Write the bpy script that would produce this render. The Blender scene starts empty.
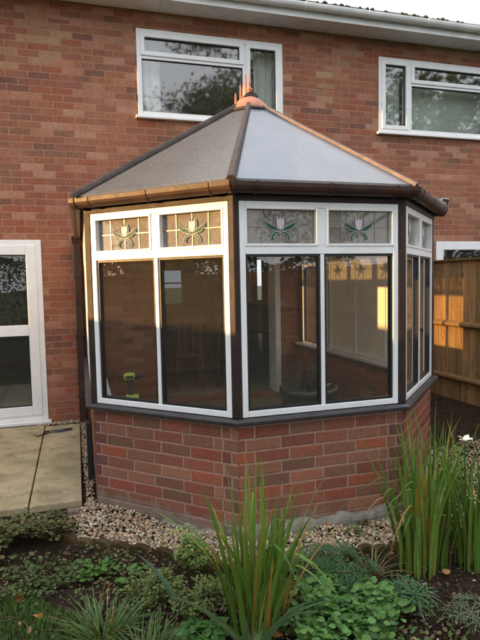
import bpy, math, random
import numpy as np
from mathutils import Vector, Matrix
from math import sin, cos, pi, radians, sqrt
random.seed(7); RS = np.random.RandomState(11)
S = bpy.context.scene
COL = S.collection

# ------------------------------------------------------------------ camera
CAM = Vector((-1.4709, -6.4614, 1.5387)); YAW, PIT, ROL, FPX = 0.2960, 0.0714, -0.0202, 550.6
Fv = Vector((sin(YAW)*cos(PIT), cos(YAW)*cos(PIT), -sin(PIT)))
Rv = Vector((cos(YAW), -sin(YAW), 0)); Uv = Rv.cross(Fv)
R2 = Rv*cos(ROL)+Uv*sin(ROL); U2 = -Rv*sin(ROL)+Uv*cos(ROL)
cd = bpy.data.cameras.new('camera'); cam = bpy.data.objects.new('camera', cd); COL.objects.link(cam)
cd.sensor_fit = 'HORIZONTAL'; cd.sensor_width = 36; cd.lens = 36*FPX/480
cd.clip_start = .05; cd.clip_end = 600
cam.matrix_world = Matrix(((R2.x, U2.x, -Fv.x, CAM.x), (R2.y, U2.y, -Fv.y, CAM.y), (R2.z, U2.z, -Fv.z, CAM.z), (0, 0, 0, 1)))
S.camera = cam

# ------------------------------------------------------------------ light
SUN_EL = radians(4.9)
SUN_D = Vector((1, .012, 0)).normalized()          # horizontal travel direction of the sunlight
w = bpy.data.worlds.new('World'); S.world = w; w.use_nodes = True
nt = w.node_tree; nt.nodes.clear()
sky = nt.nodes.new('ShaderNodeTexSky'); sky.sky_type = 'NISHITA'; sky.sun_disc = False
sky.sun_elevation = SUN_EL
sky.sun_rotation = math.atan2(-SUN_D.x, -SUN_D.y)
sky.air_density = 1.0; sky.dust_density = 2.5; sky.ozone_density = 1.2
tc = nt.nodes.new('ShaderNodeTexCoord')
cn = nt.nodes.new('ShaderNodeTexNoise'); cn.inputs['Scale'].default_value = 2.2; cn.inputs['Detail'].default_value = 6
mp = nt.nodes.new('ShaderNodeMapping'); mp.inputs['Scale'].default_value = (1, 1, 3.0)
nt.links.new(tc.outputs['Generated'], mp.inputs[0]); nt.links.new(mp.outputs[0], cn.inputs['Vector'])
cr = nt.nodes.new('ShaderNodeValToRGB'); cr.color_ramp.elements[0].position = .25; cr.color_ramp.elements[1].position = .62
cr.color_ramp.elements[0].color = (.80, .80, .80, 1); cr.color_ramp.elements[1].color = (.95, .95, .95, 1)
nt.links.new(cn.outputs[0], cr.inputs[0])
mx = nt.nodes.new('ShaderNodeMixRGB'); mx.inputs[2].default_value = (3.5, 3.6, 3.85, 1)   # thin evening cloud
nt.links.new(cr.outputs[0], mx.inputs[0]); nt.links.new(sky.outputs[0], mx.inputs[1])
sx = nt.nodes.new('ShaderNodeSeparateXYZ'); nt.links.new(tc.outputs['Generated'], sx.inputs[0])
def wm(op, a, b_):
    q = nt.nodes.new('ShaderNodeMath'); q.operation = op
    for i_, v_ in enumerate((a, b_)):
        if isinstance(v_, bpy.types.NodeSocket): nt.links.new(v_, q.inputs[i_])
        else: q.inputs[i_].default_value = v_
    return q
low = wm('MULTIPLY', wm('SUBTRACT', .74, sx.outputs[2]).outputs[0], 4.0); low.use_clamp = True      # greyer cloud bank low in the north
nor = wm('MULTIPLY', sx.outputs[1], 3.0); nor.use_clamp = True
bank = wm('MULTIPLY', low.outputs[0], nor.outputs[0])
mb_ = nt.nodes.new('ShaderNodeMixRGB'); mb_.inputs[1].default_value = (3.7, 3.8, 4.05, 1); mb_.inputs[2].default_value = (1.98, 2.0, 2.08, 1)
nt.links.new(bank.outputs[0], mb_.inputs[0]); nt.links.new(mb_.outputs[0], mx.inputs[2])
bg = nt.nodes.new('ShaderNodeBackground'); bg.inputs[1].default_value = .12
wo = nt.nodes.new('ShaderNodeOutputWorld')
nt.links.new(mx.outputs[0], bg.inputs[0]); nt.links.new(bg.outputs[0], wo.inputs[0])
sd = bpy.data.lights.new('sun', 'SUN'); sd.energy = 2.1; sd.angle = radians(.6); sd.color = (1, .55, .19)
so = bpy.data.objects.new('sun', sd); COL.objects.link(so); so.location = (-20, 0, 12)
dv = Vector((SUN_D.x*cos(SUN_EL), SUN_D.y*cos(SUN_EL), -sin(SUN_EL)))
so.rotation_euler = dv.to_track_quat('-Z', 'Y').to_euler()
vs = S.view_settings; vs.view_transform = 'Standard'; vs.look = 'None'; vs.gamma = 1; vs.exposure = 2.3
vs.use_curve_mapping = False
S.render.engine = 'CYCLES'
S.cycles.max_bounces = 8; S.cycles.transparent_max_bounces = 16; S.cycles.glossy_bounces = 4
S.cycles.caustics_reflective = False; S.cycles.caustics_refractive = False

# ------------------------------------------------------------------ materials
class NB:
    def __init__(s, name):
        s.m = bpy.data.materials.new(name); s.m.use_nodes = True; s.t = s.m.node_tree; s.t.nodes.clear()
        s.out = s.n('ShaderNodeOutputMaterial')
    def n(s, ty, **k):
        x = s.t.nodes.new(ty)
        for a, b in k.items(): setattr(x, a, b)
        return x
    def l(s, a, b): s.t.links.new(a, b)
    def val(s, inp, v):
        if isinstance(v, bpy.types.NodeSocket): s.l(v, inp)
        else: inp.default_value = v
    def math(s, op, a, b=0, c=0):
        x = s.n('ShaderNodeMath', operation=op)
        s.val(x.inputs[0], a); s.val(x.inputs[1], b); s.val(x.inputs[2], c); return x.outputs[0]
    def mix(s, f, a, b, mode='MIX'):
        x = s.n('ShaderNodeMixRGB', blend_type=mode); s.val(x.inputs[0], f); s.val(x.inputs[1], a); s.val(x.inputs[2], b); return x.outputs[0]
    def noise(s, scale, detail=4, vec=None, rough=.55):
        x = s.n('ShaderNodeTexNoise'); x.inputs['Scale'].default_value = scale; x.inputs['Detail'].default_value = detail
        x.inputs['Roughness'].default_value = rough
        if vec is None: vec = s.obj()
        s.l(vec, x.inputs['Vector']); return x.outputs[0]
    def obj(s):
        if not hasattr(s, '_o'): s._o = s.n('ShaderNodeNewGeometry').outputs['Position']
        return s._o
    def ramp(s, f, els, interp='LINEAR'):
        x = s.n('ShaderNodeValToRGB'); cr = x.color_ramp; cr.interpolation = interp
        while len(cr.elements) < len(els): cr.elements.new(.5)
        for e, (p, c) in zip(cr.elements, els):
            e.position = p; e.color = (c[0], c[1], c[2], 1) if not isinstance(c, (int, float)) else (c, c, c, 1)
        s.l(f, x.inputs[0]); return x.outputs[0]
    def bump(s, h, st=.3, d=.01):
        x = s.n('ShaderNodeBump'); x.inputs['Strength'].default_value = st; x.inputs['Distance'].default_value = d
        s.l(h, x.inputs['Height']); return x.outputs[0]
    def pr(s, col, rough=.5, nrm=None, **k):
        p = s.n('ShaderNodeBsdfPrincipled'); s.val(p.inputs['Base Color'], col if isinstance(col, bpy.types.NodeSocket) else (*col, 1))
        s.val(p.inputs['Roughness'], rough)
        if nrm is not None: s.l(nrm, p.inputs['Normal'])
        for a, b in k.items(): s.val(p.inputs[a.replace('_', ' ')], b)
        return p.outputs[0]
    def done(s, sh): s.l(sh, s.out.inputs[0]); return s.m

def mat_simple(name, col, rough=.5, var=.15, scale=12, bump=0, bscale=80, spec=.5, metallic=0):
    b = NB(name); n = b.noise(scale, 5)
    c = b.mix(b.ramp(n, [(.3, 0.), (.7, 1.)]), (*[x*(1-var) for x in col], 1), (*[min(1, x*(1+var)) for x in col], 1))
    nr = b.bump(b.noise(bscale, 4), bump, .004) if bump else None
    r = b.math('ADD', b.math('MULTIPLY', b.noise(scale*2.3, 3), .2), rough-.1)
    return b.done(b.pr(c, r, nr, Specular_IOR_Level=spec, Metallic=metallic))

def mat_brick(name, reds, mortar, tan=True):
    b = NB(name); uv = b.n('ShaderNodeUVMap').outputs[0]
    sp = b.n('ShaderNodeSeparateXYZ'); b.l(uv, sp.inputs[0]); U, V = sp.outputs[0], sp.outputs[1]
    wob = b.math('MULTIPLY', b.math('SUBTRACT', b.noise(9, 2), .5), .006)
    V2 = b.math('ADD', V, wob)
    r = b.math('DIVIDE', V2, .075); row = b.math('FLOOR', r)
    off = b.math('MULTIPLY', b.math('MODULO', b.math('ABSOLUTE', row), 2.0), .5)
    wn0 = b.n('ShaderNodeTexWhiteNoise', noise_dimensions='1D'); b.l(row, wn0.inputs['W'])
    off = b.math('ADD', off, b.math('MULTIPLY', wn0.outputs[0], .12))
    cc = b.math('ADD', b.math('DIVIDE', b.math('ADD', U, wob), .225), off); colm = b.math('FLOOR', cc)
    cb = b.n('ShaderNodeCombineXYZ'); b.l(colm, cb.inputs[0]); b.l(row, cb.inputs[1])
    wn = b.n('ShaderNodeTexWhiteNoise', noise_dimensions='2D'); b.l(cb.outputs[0], wn.inputs['Vector'])
    sc = b.n('ShaderNodeSeparateColor'); b.l(wn.outputs['Color'], sc.inputs[0])
    cb2 = b.n('ShaderNodeCombineXYZ'); b.l(b.math('MULTIPLY', colm, .225), cb2.inputs[0]); b.l(b.math('MULTIPLY', row, .075), cb2.inputs[1])
    fu = b.math('SUBTRACT', cc, colm); fv = b.math('SUBTRACT', r, row)
    eu = b.math('MULTIPLY', b.math('MINIMUM', fu, b.math('SUBTRACT', 1, fu)), .225)
    ev = b.math('MULTIPLY', b.math('MINIMUM', fv, b.math('SUBTRACT', 1, fv)), .075)
    e = b.math('MINIMUM', eu, ev)
    e = b.math('ADD', e, b.math('MULTIPLY', b.math('SUBTRACT', b.noise(90, 3), .5), .005))
    ms = b.n('ShaderNodeMapRange'); ms.interpolation_type = 'SMOOTHSTEP'
    b.l(e, ms.inputs[0]); ms.inputs[1].default_value = .002; ms.inputs[2].default_value = .0085
    m = b.math('MAXIMUM', ms.outputs[0], b.ramp(b.noise(5.5, 5, rough=.7), [(.42, 0.), (.68, .75)]))
    base = b.ramp(sc.outputs[0], reds, 'CONSTANT')
    if tan:   # paler, yellower batch of bricks towards the top of the wall
        zf = b.math('ADD', b.math('MULTIPLY', b.math('SUBTRACT', V, 3.7), .42), b.math('MULTIPLY', b.math('SUBTRACT', b.noise(.9, 2, cb2.outputs[0]), .5), 1.6))
        tm = b.math('GREATER_THAN', zf, b.math('ADD', .15, b.math('MULTIPLY', sc.outputs[1], .95)))
        tcol = b.mix(sc.outputs[2], (.34, .19, .11, 1), (.50, .34, .19, 1))
        base = b.mix(b.math('MULTIPLY', tm, .75), base, tcol)
    n1 = b.noise(26, 7, rough=.7); base = b.mix(b.ramp(n1, [(.35, 0.), (.65, .75)]), base, b.mix(1, base, (.55, .5, .5, 1), 'MULTIPLY'))
    n2 = b.noise(160, 3); base = b.mix(b.ramp(n2, [(.5, 0.), (.7, .45)]), base, (.46, .30, .20, 1))
    vs_ = b.n('ShaderNodeMapping'); vs_.inputs['Scale'].default_value = (7, 7, .7); b.l(b.obj(), vs_.inputs[0]); st_ = b.noise(1, 5, vs_.outputs[0], .65); base = b.mix(b.ramp(st_, [(.5, 0.), (.75, .4)]), base, b.mix(1, base, (.55, .5, .48, 1), 'MULTIPLY'))
    big = b.noise(1.3, 3); base = b.mix(b.ramp(big, [(.35, .35), (.65, 0.)]), base, b.mix(1, base, (.62, .56, .55, 1), 'MULTIPLY'))
    mc = b.mix(b.noise(30, 4), (*[x*.8 for x in mortar], 1), (*[x*1.15 for x in mortar], 1))
    # lime bloom runs
    bl = b.ramp(b.noise(3.3, 6, rough=.7), [(.6, 0.), (.8, .3)])
    c = b.mix(m, mc, base); c = b.mix(bl, c, (.45, .36, .30, 1))
    h = b.math('ADD', b.math('MULTIPLY', m, 1.0), b.math('ADD', b.math('MULTIPLY', n1, .35), b.math('MULTIPLY', sc.outputs[2], .25)))
    return b.done(b.pr(c, .88, b.bump(h, .45, .005), Specular_IOR_Level=.25))

def mat_vcol(name, rough=.85, nscale=40, amp=.3, bump=.4, bsc=90, spec=.3, trans=0, smear=False, layer='Col'):
    b = NB(name); a = b.n('ShaderNodeAttribute', attribute_name=layer).outputs['Color']
    c = b.mix(b.ramp(b.noise(nscale, 5), [(.3, amp), (.7, 0.)]), a, b.mix(1, a, (.45, .42, .40, 1), 'MULTIPLY'))
    if smear:     # cement smeared over the lowest courses
        sp = b.n('ShaderNodeSeparateXYZ'); b.l(b.obj(), sp.inputs[0])
        f = b.math('ADD', b.math('MULTIPLY', b.math('SUBTRACT', .13, sp.outputs[2]), 9), b.math('MULTIPLY', b.math('SUBTRACT', b.noise(7, 6, rough=.7), .5), 3.2))
        f = b.ramp(f, [(.3, 0.), (.75, .72)])
        c = b.mix(f, c, b.mix(b.noise(25, 4), (.12, .10, .085, 1), (.30, .27, .23, 1)))
        g = b.ramp(b.noise(4.5, 6, rough=.75), [(.62, 0.), (.78, .4)])
        c = b.mix(g, c, (.36, .30, .27, 1))
    if smear:
        c = b.mix(b.ramp(b.noise(170, 4, rough=.7), [(.50, 0.), (.68, .3)]), c, (.42, .25, .18, 1)); c = b.mix(b.ramp(b.noise(75, 4, rough=.7), [(.55, 0.), (.7, .6)]), c, (.10, .055, .045, 1))
    if trans: c = b.mix(1, c, (1.18, 1.18, 1.1, 1), 'MULTIPLY')
    nr = b.bump(b.noise(bsc, 4), bump, .003) if bump else None
    p = b.pr(c, rough, nr, Specular_IOR_Level=spec)
    if trans:
        t = b.n('ShaderNodeBsdfTranslucent'); b.l(b.mix(1, c, (1.5, 1.6, .6, 1), 'MULTIPLY'), t.inputs[0])
        ms = b.n('ShaderNodeMixShader'); ms.inputs[0].default_value = trans; b.l(p, ms.inputs[1]); b.l(t.outputs[0], ms.inputs[2]); p = ms.outputs[0]
    return b.done(p)

def mat_glass(name, tint=(.96, .97, .96), k=1.9, rough=.0, dirt=.03):
    b = NB(name)
    fr = b.n('ShaderNodeFresnel'); fr.inputs[0].default_value = 1.5
    bp = b.bump(b.noise(2.2, 2), .25, .02); b.l(bp, fr.inputs['Normal'])
    tr = b.n('ShaderNodeBsdfTransparent'); tr.inputs[0].default_value = (*tint, 1)
    gl = b.n('ShaderNodeBsdfGlossy'); gl.inputs['Roughness'].default_value = rough; b.l(b.bump(b.noise(2.2, 2), .02, .02), gl.inputs['Normal'])
    ms = b.n('ShaderNodeMixShader'); bf = b.n('ShaderNodeNewGeometry').outputs['Backfacing']
    b.l(b.math('MULTIPLY', b.math('MINIMUM', b.math('MULTIPLY', fr.outputs[0], k), 1), b.math('SUBTRACT', 1, bf)), ms.inputs[0])
    b.l(tr.outputs[0], ms.inputs[1]); b.l(gl.outputs[0], ms.inputs[2])
    df = b.n('ShaderNodeBsdfDiffuse'); df.inputs[0].default_value = (.35, .33, .30, 1)
    m2 = b.n('ShaderNodeMixShader'); b.l(b.ramp(b.noise(26, 8, rough=.75), [(.35, dirt*.75), (.75, dirt*1.5)]), m2.inputs[0])
    b.l(ms.outputs[0], m2.inputs[1]); b.l(df.outputs[0], m2.inputs[2])
    return b.done(m2.outputs[0])

def mat_stain(name, col, tr=.5):
    b = NB(name); p = b.pr(col, .5, Specular_IOR_Level=.25)
    t = b.n('ShaderNodeBsdfTranslucent'); t.inputs[0].default_value = (*[min(1, x*1.6) for x in col], 1)
    ms = b.n('ShaderNodeMixShader'); ms.inputs[0].default_value = tr; b.l(p, ms.inputs[1]); b.l(t.outputs[0], ms.inputs[2])
    return b.done(ms.outputs[0])

REDS = [(0, (.33, .130, .075)), (.16, (.36, .150, .085)), (.32, (.31, .120, .078)), (.46, (.43, .20, .125)), (.58, (.35, .115, .066)),
        (.70, (.47, .25, .165)), (.80, (.27, .125, .080)), (.87, (.36, .155, .095)), (.94, (.215, .10, .070))]
M = {}
M['brick'] = mat_brick('house_brick', REDS, (.36, .185, .115))
M['bricks_geo'] = mat_vcol('plinth_brick', .82, 55, .45, .6, 120, smear=True)
M['mortar'] = mat_simple('mortar', (.42, .29, .22), .95, .25, 30, .6, 120)
M['concrete'] = mat_simple('rough_concrete', (.22, .20, .16), .95, .35, 14, 1, 45)
M['upvc'] = mat_simple('white_upvc', (.78, .79, .79), .32, .05, 6)
M['upvc_old'] = mat_simple('aged_white_upvc', (.80, .81, .80), .4, .1, 5)
M['brown'] = mat_simple('brown_upvc', (.028, .018, .015), .6, .3, 8, spec=.3)
M['gutter'] = mat_simple('brown_gutter', (.044, .020, .013), .52, .4, 9, .15, 50, spec=.4)
M['dark'] = mat_simple('dark_sill', (.035, .032, .033), .42, .35, 14)
M['gasket'] = mat_simple('black_gasket', (.012, .012, .013), .5)
M['black'] = mat_simple('black_plastic', (.014, .014, .016), .42, .3)
M['lead'] = mat_simple('lead_came', (.30, .27, .22), .4, .2, 40, metallic=.6)
M['boss'] = mat_simple('sunlit_orange_boss', (.42, .15, .075), .5, .2, 20)  # low sun's orange on the lead cap put into the base colour
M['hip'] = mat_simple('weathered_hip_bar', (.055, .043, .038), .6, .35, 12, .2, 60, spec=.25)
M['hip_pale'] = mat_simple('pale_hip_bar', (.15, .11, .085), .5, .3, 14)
M['concrete_tile'] = mat_simple('roof_tile', (.15, .10, .075), .9, .4, 8, .6, 60)
M['moss'] = mat_simple('moss', (.06, .065, .025), 1, .4, 30, 1, 90)
M['moss_stone'] = mat_simple('mossy_mortar', (.16, .14, .085), .95, .4, 14, 1, 45)
M['floor'] = mat_simple('floor_tile', (.26, .18, .12), .45, .25, 8)
M['plaster'] = mat_simple('plaster', (.42, .38, .32), .9, .08, 4)
M['plaster_white'] = mat_simple('cream_panel', (.82, .80, .73), .5, .05, 4)
M['curtain'] = mat_simple('pale_curtain', (.80, .82, .80), .9, .12, 4)
M['blind'] = mat_simple('grey_green_blind', (.50, .55, .48), .8, .12, 3)
M['wood_dark'] = mat_simple('dark_wood', (.06, .035, .02), .4, .3, 10)
M['pot'] = mat_simple('dark_glazed_pot', (.03, .03, .033), .35, .3, 8)
M['lime'] = mat_simple('lime_plastic', (.34, .43, .05), .4, .1)
M['tool_blue'] = mat_simple('blue_grey_grip', (.05, .07, .11), .45, .2)
M['glass'] = mat_glass('window_glass', k=2.6, dirt=.028)
M['glass_up'] = mat_glass('upstairs_glass', (.95, .97, .96), 4.6, .03)
M['glass_dim'] = mat_glass('dim_glass', (.42, .46, .50), 1.5)
M['glass_lead'] = mat_glass('textured_glass', (.72, .70, .62), 2.2, .02, .42)
M['leaf'] = mat_vcol('foliage', .55, 30, .3, 0, spec=.4, trans=.22)
M['bark'] = mat_simple('bark', (.10, .075, .05), .95, .4, 14, 1, 30)
M['pebble'] = mat_vcol('pebble', .8, 90, .35, .3, 200)
M['clod'] = mat_vcol('soil_clod', .95, 60, .4, .8, 120)

def _slab():
    b = NB('riven_paving')
    n = b.noise(3.2, 7, rough=.65)
    c = b.ramp(n, [(.34, (.27, .23, .13)), (.45, (.43, .35, .21)), (.54, (.53, .43, .27)), (.66, (.39, .36, .20))])
    c = b.mix(b.ramp(b.noise(1.7, 5), [(.5, 0.), (.66, .6)]), c, (.19, .19, .09, 1))
    c = b.mix(b.ramp(b.noise(5.1, 5), [(.58, 0.), (.70, .6)]), c, (.17, .10, .07, 1))
    c = b.mix(b.ramp(b.noise(120, 5, rough=.8), [(.47, 0.), (.62, .6)]), c, (.17, .14, .09, 1)); c = b.mix(b.ramp(b.noise(33, 6, rough=.75), [(.5, 0.), (.66, .45)]), c, (.50, .42, .28, 1))
    h = b.math('ADD', b.noise(14, 8, rough=.7), b.math('MULTIPLY', b.noise(110, 4), .5))
    return b.done(b.pr(c, .9, b.bump(h, 1.0, .012), Specular_IOR_Level=.25))
M['slab'] = _slab()
def _soil():
    b = NB('garden_soil'); c = b.ramp(b.noise(9, 8, rough=.7), [(.3, (.020, .012, .008)), (.55, (.048, .030, .020)), (.75, (.085, .058, .038))])
    c = b.mix(b.ramp(b.noise(150, 3), [(.6, 0.), (.75, .5)]), c, (.16, .12, .08, 1))
    return b.done(b.pr(c, .97, b.bump(b.noise(60, 8, rough=.75), 1, .02), Specular_IOR_Level=.15))
M['soil'] = _soil()
def _lawn():
    b = NB('lawn_ground'); c = b.ramp(b.noise(5, 8, rough=.7), [(.3, (.018, .03, .008)), (.6, (.035, .06, .014)), (.8, (.06, .075, .02))])
    return b.done(b.pr(c, .95, b.bump(b.noise(50, 6), 1, .03)))
M['lawn'] = _lawn()
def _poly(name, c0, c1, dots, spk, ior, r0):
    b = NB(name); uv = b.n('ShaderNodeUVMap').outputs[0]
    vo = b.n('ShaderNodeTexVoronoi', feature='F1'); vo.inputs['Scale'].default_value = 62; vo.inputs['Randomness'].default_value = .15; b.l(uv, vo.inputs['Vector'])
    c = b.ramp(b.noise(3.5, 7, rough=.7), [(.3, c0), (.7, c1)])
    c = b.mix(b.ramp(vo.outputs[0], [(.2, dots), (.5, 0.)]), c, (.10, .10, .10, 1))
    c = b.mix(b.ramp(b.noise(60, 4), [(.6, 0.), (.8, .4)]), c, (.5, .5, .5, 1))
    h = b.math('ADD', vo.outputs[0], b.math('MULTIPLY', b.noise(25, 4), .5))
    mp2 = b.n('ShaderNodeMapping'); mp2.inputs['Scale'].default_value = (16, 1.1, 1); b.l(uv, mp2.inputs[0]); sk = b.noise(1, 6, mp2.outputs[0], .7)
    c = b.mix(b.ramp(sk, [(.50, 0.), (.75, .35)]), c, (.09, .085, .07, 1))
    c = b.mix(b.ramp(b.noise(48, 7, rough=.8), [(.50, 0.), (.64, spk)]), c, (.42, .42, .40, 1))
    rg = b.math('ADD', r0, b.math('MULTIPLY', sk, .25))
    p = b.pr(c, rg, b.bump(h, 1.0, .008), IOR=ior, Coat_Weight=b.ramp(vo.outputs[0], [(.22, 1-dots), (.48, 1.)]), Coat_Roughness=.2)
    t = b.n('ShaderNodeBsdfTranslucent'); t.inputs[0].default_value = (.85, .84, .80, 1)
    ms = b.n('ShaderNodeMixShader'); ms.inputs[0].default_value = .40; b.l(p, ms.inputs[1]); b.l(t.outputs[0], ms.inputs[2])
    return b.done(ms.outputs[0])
M['poly'] = _poly('textured_roof_sheet_shade_tone', (.085, .09, .095), (.165, .17, .178), .9, .45, 1.7, .30)  # weaker sky reflection painted in as a darker sheet colour
M['poly_sky'] = _poly('roof_sheet_sky_tone', (.27, .31, .39), (.37, .41, .49), .45, .4, 2.1, .2)  # bright sky reflection painted in as a silver-blue sheet colour
def _fence(name='fence_board', k=1.0):
    b = NB(name); pos = b.obj(); mpn = b.n('ShaderNodeMapping'); mpn.inputs['Scale'].default_value = (14, 14, .9); b.l(pos, mpn.inputs[0])
    g = b.noise(3, 7, mpn.outputs[0], .65)
    a = b.n('ShaderNodeAttribute', attribute_name='Col').outputs['Color']
    c = b.ramp(g, [(.3, (.16*k, .085*k, .035*k)), (.5, (.30*k, .175*k, .075*k)), (.7, (.40*k, .25*k, .12*k))])
    c = b.mix(1, c, a, 'MULTIPLY')
    vo = b.n('ShaderNodeTexVoronoi', feature='F1'); vo.inputs['Scale'].default_value = 1; m2 = b.n('ShaderNodeMapping'); m2.inputs['Scale'].default_value = (0.01, 9, 3.2); b.l(pos, m2.inputs[0]); b.l(m2.outputs[0], vo.inputs['Vector'])
    c = b.mix(b.ramp(vo.outputs[0], [(.06, .85), (.13, 0.)]), c, (.05, .022, .01, 1))
    c = b.mix(b.ramp(b.noise(1.3, 4), [(.45, 0.), (.75, .5)]), c, (.13, .11, .06, 1))
    return b.done(b.pr(c, .8, b.bump(g, .4, .004), Specular_IOR_Level=.25))
M['fence'] = _fence()
M['log'] = _fence('log_wood', .75)

# ------------------------------------------------------------------ mesh helpers
class Fr:      # local frame: P origin, u along, n outward, z up
    def __init__(s, P, Q, z0=0):
        P = Vector((P[0], P[1], z0)); Q = Vector((Q[0], Q[1], z0)); s.P = P; s.u = (Q-P).normalized(); s.len = (Q-P).length
        s.n = Vector((s.u.y, -s.u.x, 0)); s.z = Vector((0, 0, 1))
    def __call__(s, u, z, n=0): return s.P+s.u*u+s.z*z+s.n*n
class MB:
    def __init__(s): s.v = []; s.f = []; s.uv = {}; s.c = {}; s.mi = {}; s.cur = 0; s.cc = None
    def face(s, pts, uv=None, c=None):
        b = len(s.v); s.v += [tuple(p) for p in pts]; i = len(s.f); s.f.append(list(range(b, b+len(pts))))
        if uv: s.uv[i] = uv
        c = c or s.cc
        if c: s.c[i] = c
        if s.cur: s.mi[i] = s.cur
        return s
    def raw(s, verts, faces, c=None):
        b = len(s.v); s.v += [tuple(p) for p in verts]; c = c or s.cc
        for f in faces:
            if c: s.c[len(s.f)] = c
            if s.cur: s.mi[len(s.f)] = s.cur
            s.f.append([b+k for k in f])
        return s
    def hexa(s, p, c=None):   # 8 points: bottom 4 ccw, top 4
        return s.raw(p, [(3, 2, 1, 0), (4, 5, 6, 7), (0, 1, 5, 4), (1, 2, 6, 5), (2, 3, 7, 6), (3, 0, 4, 7)], c)
    def box(s, x0, x1, y0, y1, z0, z1, c=None):
        return s.hexa([(x0, y0, z0), (x1, y0, z0), (x1, y1, z0), (x0, y1, z0), (x0, y0, z1), (x1, y0, z1), (x1, y1, z1), (x0, y1, z1)], c)
    def fb(s, F, u0, u1, z0, z1, n0, n1, c=None):   # box in a frame
        return s.hexa([F(u0, z0, n1), F(u1, z0, n1), F(u1, z0, n0), F(u0, z0, n0), F(u0, z1, n1), F(u1, z1, n1), F(u1, z1, n0), F(u0, z1, n0)], c)
    def tube(s, pts, r, seg=8, c=None, cap=True):
        pts = [Vector(p) for p in pts]; rr = r if isinstance(r, (list, tuple)) else [r]*len(pts); V = []
        for i, p in enumerate(pts):
            t = (pts[min(i+1, len(pts)-1)]-pts[max(i-1, 0)]).normalized()
            a = t.orthogonal() if i == 0 else (a-t*a.dot(t))
            a.normalize(); bb = t.cross(a)
            V += [p+(a*cos(2*pi*k/seg)+bb*sin(2*pi*k/seg))*rr[i] for k in range(seg)]
        Fc = [(i*seg+k, i*seg+(k+1) % seg, (i+1)*seg+(k+1) % seg, (i+1)*seg+k) for i in range(len(pts)-1) for k in range(seg)]
        if cap: Fc += [tuple(reversed(range(seg))), tuple((len(pts)-1)*seg+k for k in range(seg))]
        return s.raw(V, Fc, c)
    def lathe(s, c0, prof, seg=24, c=None):
        V = [(c0[0]+r*cos(2*pi*k/seg), c0[1]+r*sin(2*pi*k/seg), c0[2]+z) for r, z in prof for k in range(seg)]
        Fc = [(i*seg+k, i*seg+(k+1) % seg, (i+1)*seg+(k+1) % seg, (i+1)*seg+k) for i in range(len(prof)-1) for k in range(seg)]
        return s.raw(V, Fc, c)
    def prism(s, poly, vec, c=None):
        n = len(poly); vec = Vector(vec); V = [Vector(p) for p in poly]+[Vector(p)+vec for p in poly]
        return s.raw(V, [tuple(range(n))[::-1], tuple(range(n, 2*n))]+[(i, (i+1) % n, n+(i+1) % n, n+i) for i in range(n)], c)
    def sweep(s, prof, path, c=None):    # profile pts (o=outward, z) mitred along a horizontal path [(pos, outdir)]
        k = len(prof); V = []
        for p, o in path: V += [Vector(p)+Vector(o)*a+Vector((0, 0, 1))*b for a, b in prof]
        Fc = [(i*k+j, (i+1)*k+j, (i+1)*k+(j+1) % k, i*k+(j+1) % k) for i in range(len(path)-1) for j in range(k)]
        Fc += [tuple(range(k)), tuple(((len(path)-1)*k+j) for j in reversed(range(k)))]
        return s.raw(V, Fc, c)
    def build(s, name, mats, parent=None, bevel=0, smooth=False, fix=True, **tagk):
        me = bpy.data.meshes.new(name); L = wloc(parent)
        vv = np.array(s.v, dtype=float).reshape(-1, 3)-np.array(L)
        me.from_pydata(vv.tolist(), [], s.f)
        if s.uv:
            ul = me.uv_layers.new(name='UVMap')
            for i, uvs in s.uv.items():
                for li, q in zip(me.polygons[i].loop_indices, uvs): ul.data[li].uv = q
        if s.c:
            ca = me.color_attributes.new('Col', 'FLOAT_COLOR', 'CORNER')
            a = np.ones((len(me.loops), 4), dtype=np.float32); tot = np.zeros(len(s.f), dtype=int); st = np.zeros(len(s.f), dtype=int)
            me.polygons.foreach_get('loop_total', tot); me.polygons.foreach_get('loop_start', st)
            pc = np.array([s.c.get(i, (1, 1, 1)) for i in range(len(s.f))], dtype=np.float32)
            a[:, :3] = np.repeat(pc, tot, axis=0)
            ca.data.foreach_set('color', a.ravel())
        for m in (mats if isinstance(mats, list) else [mats]): me.materials.append(m)
        if s.mi:
            for i, k in s.mi.items(): me.polygons[i].material_index = k
        if fix:
            import bmesh
            bm = bmesh.new(); bm.from_mesh(me); bmesh.ops.recalc_face_normals(bm, faces=bm.faces); bm.to_mesh(me); bm.free()
        if smooth: me.shade_smooth()
        o = bpy.data.objects.new(name, me); COL.objects.link(o)
        if parent: o.parent = parent
        if bevel:
            bv = o.modifiers.new('bevel', 'BEVEL'); bv.width = bevel; bv.segments = 2; bv.limit_method = 'ANGLE'; bv.angle_limit = radians(50)
        tag(o, **tagk); return o
def rect_frame(m, F, u0, u1, z0, z1, wd, n0, n1):
    m.fb(F, u0, u0+wd, z0, z1, n0, n1); m.fb(F, u1-wd, u1, z0, z1, n0, n1)
    m.fb(F, u0+wd, u1-wd, z1-wd, z1, n0, n1); m.fb(F, u0+wd, u1-wd, z0, z0+wd, n0, n1)
def wloc(o):
    L = Vector((0, 0, 0))
    while o is not None: L += Vector(o.location); o = o.parent
    return L
def tag(o, label=None, cat=None, group=None, kind=None):
    if label: o['label'] = label
    if cat: o['category'] = cat
    if group: o['group'] = group
    if kind: o['kind'] = kind
    return o
def thing(name, label, cat, loc=(0, 0, 0), group=None):
    o = bpy.data.objects.new(name, None); COL.objects.link(o); o.location = loc; o.empty_display_size = .1
    return tag(o, label, cat, group)

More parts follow.
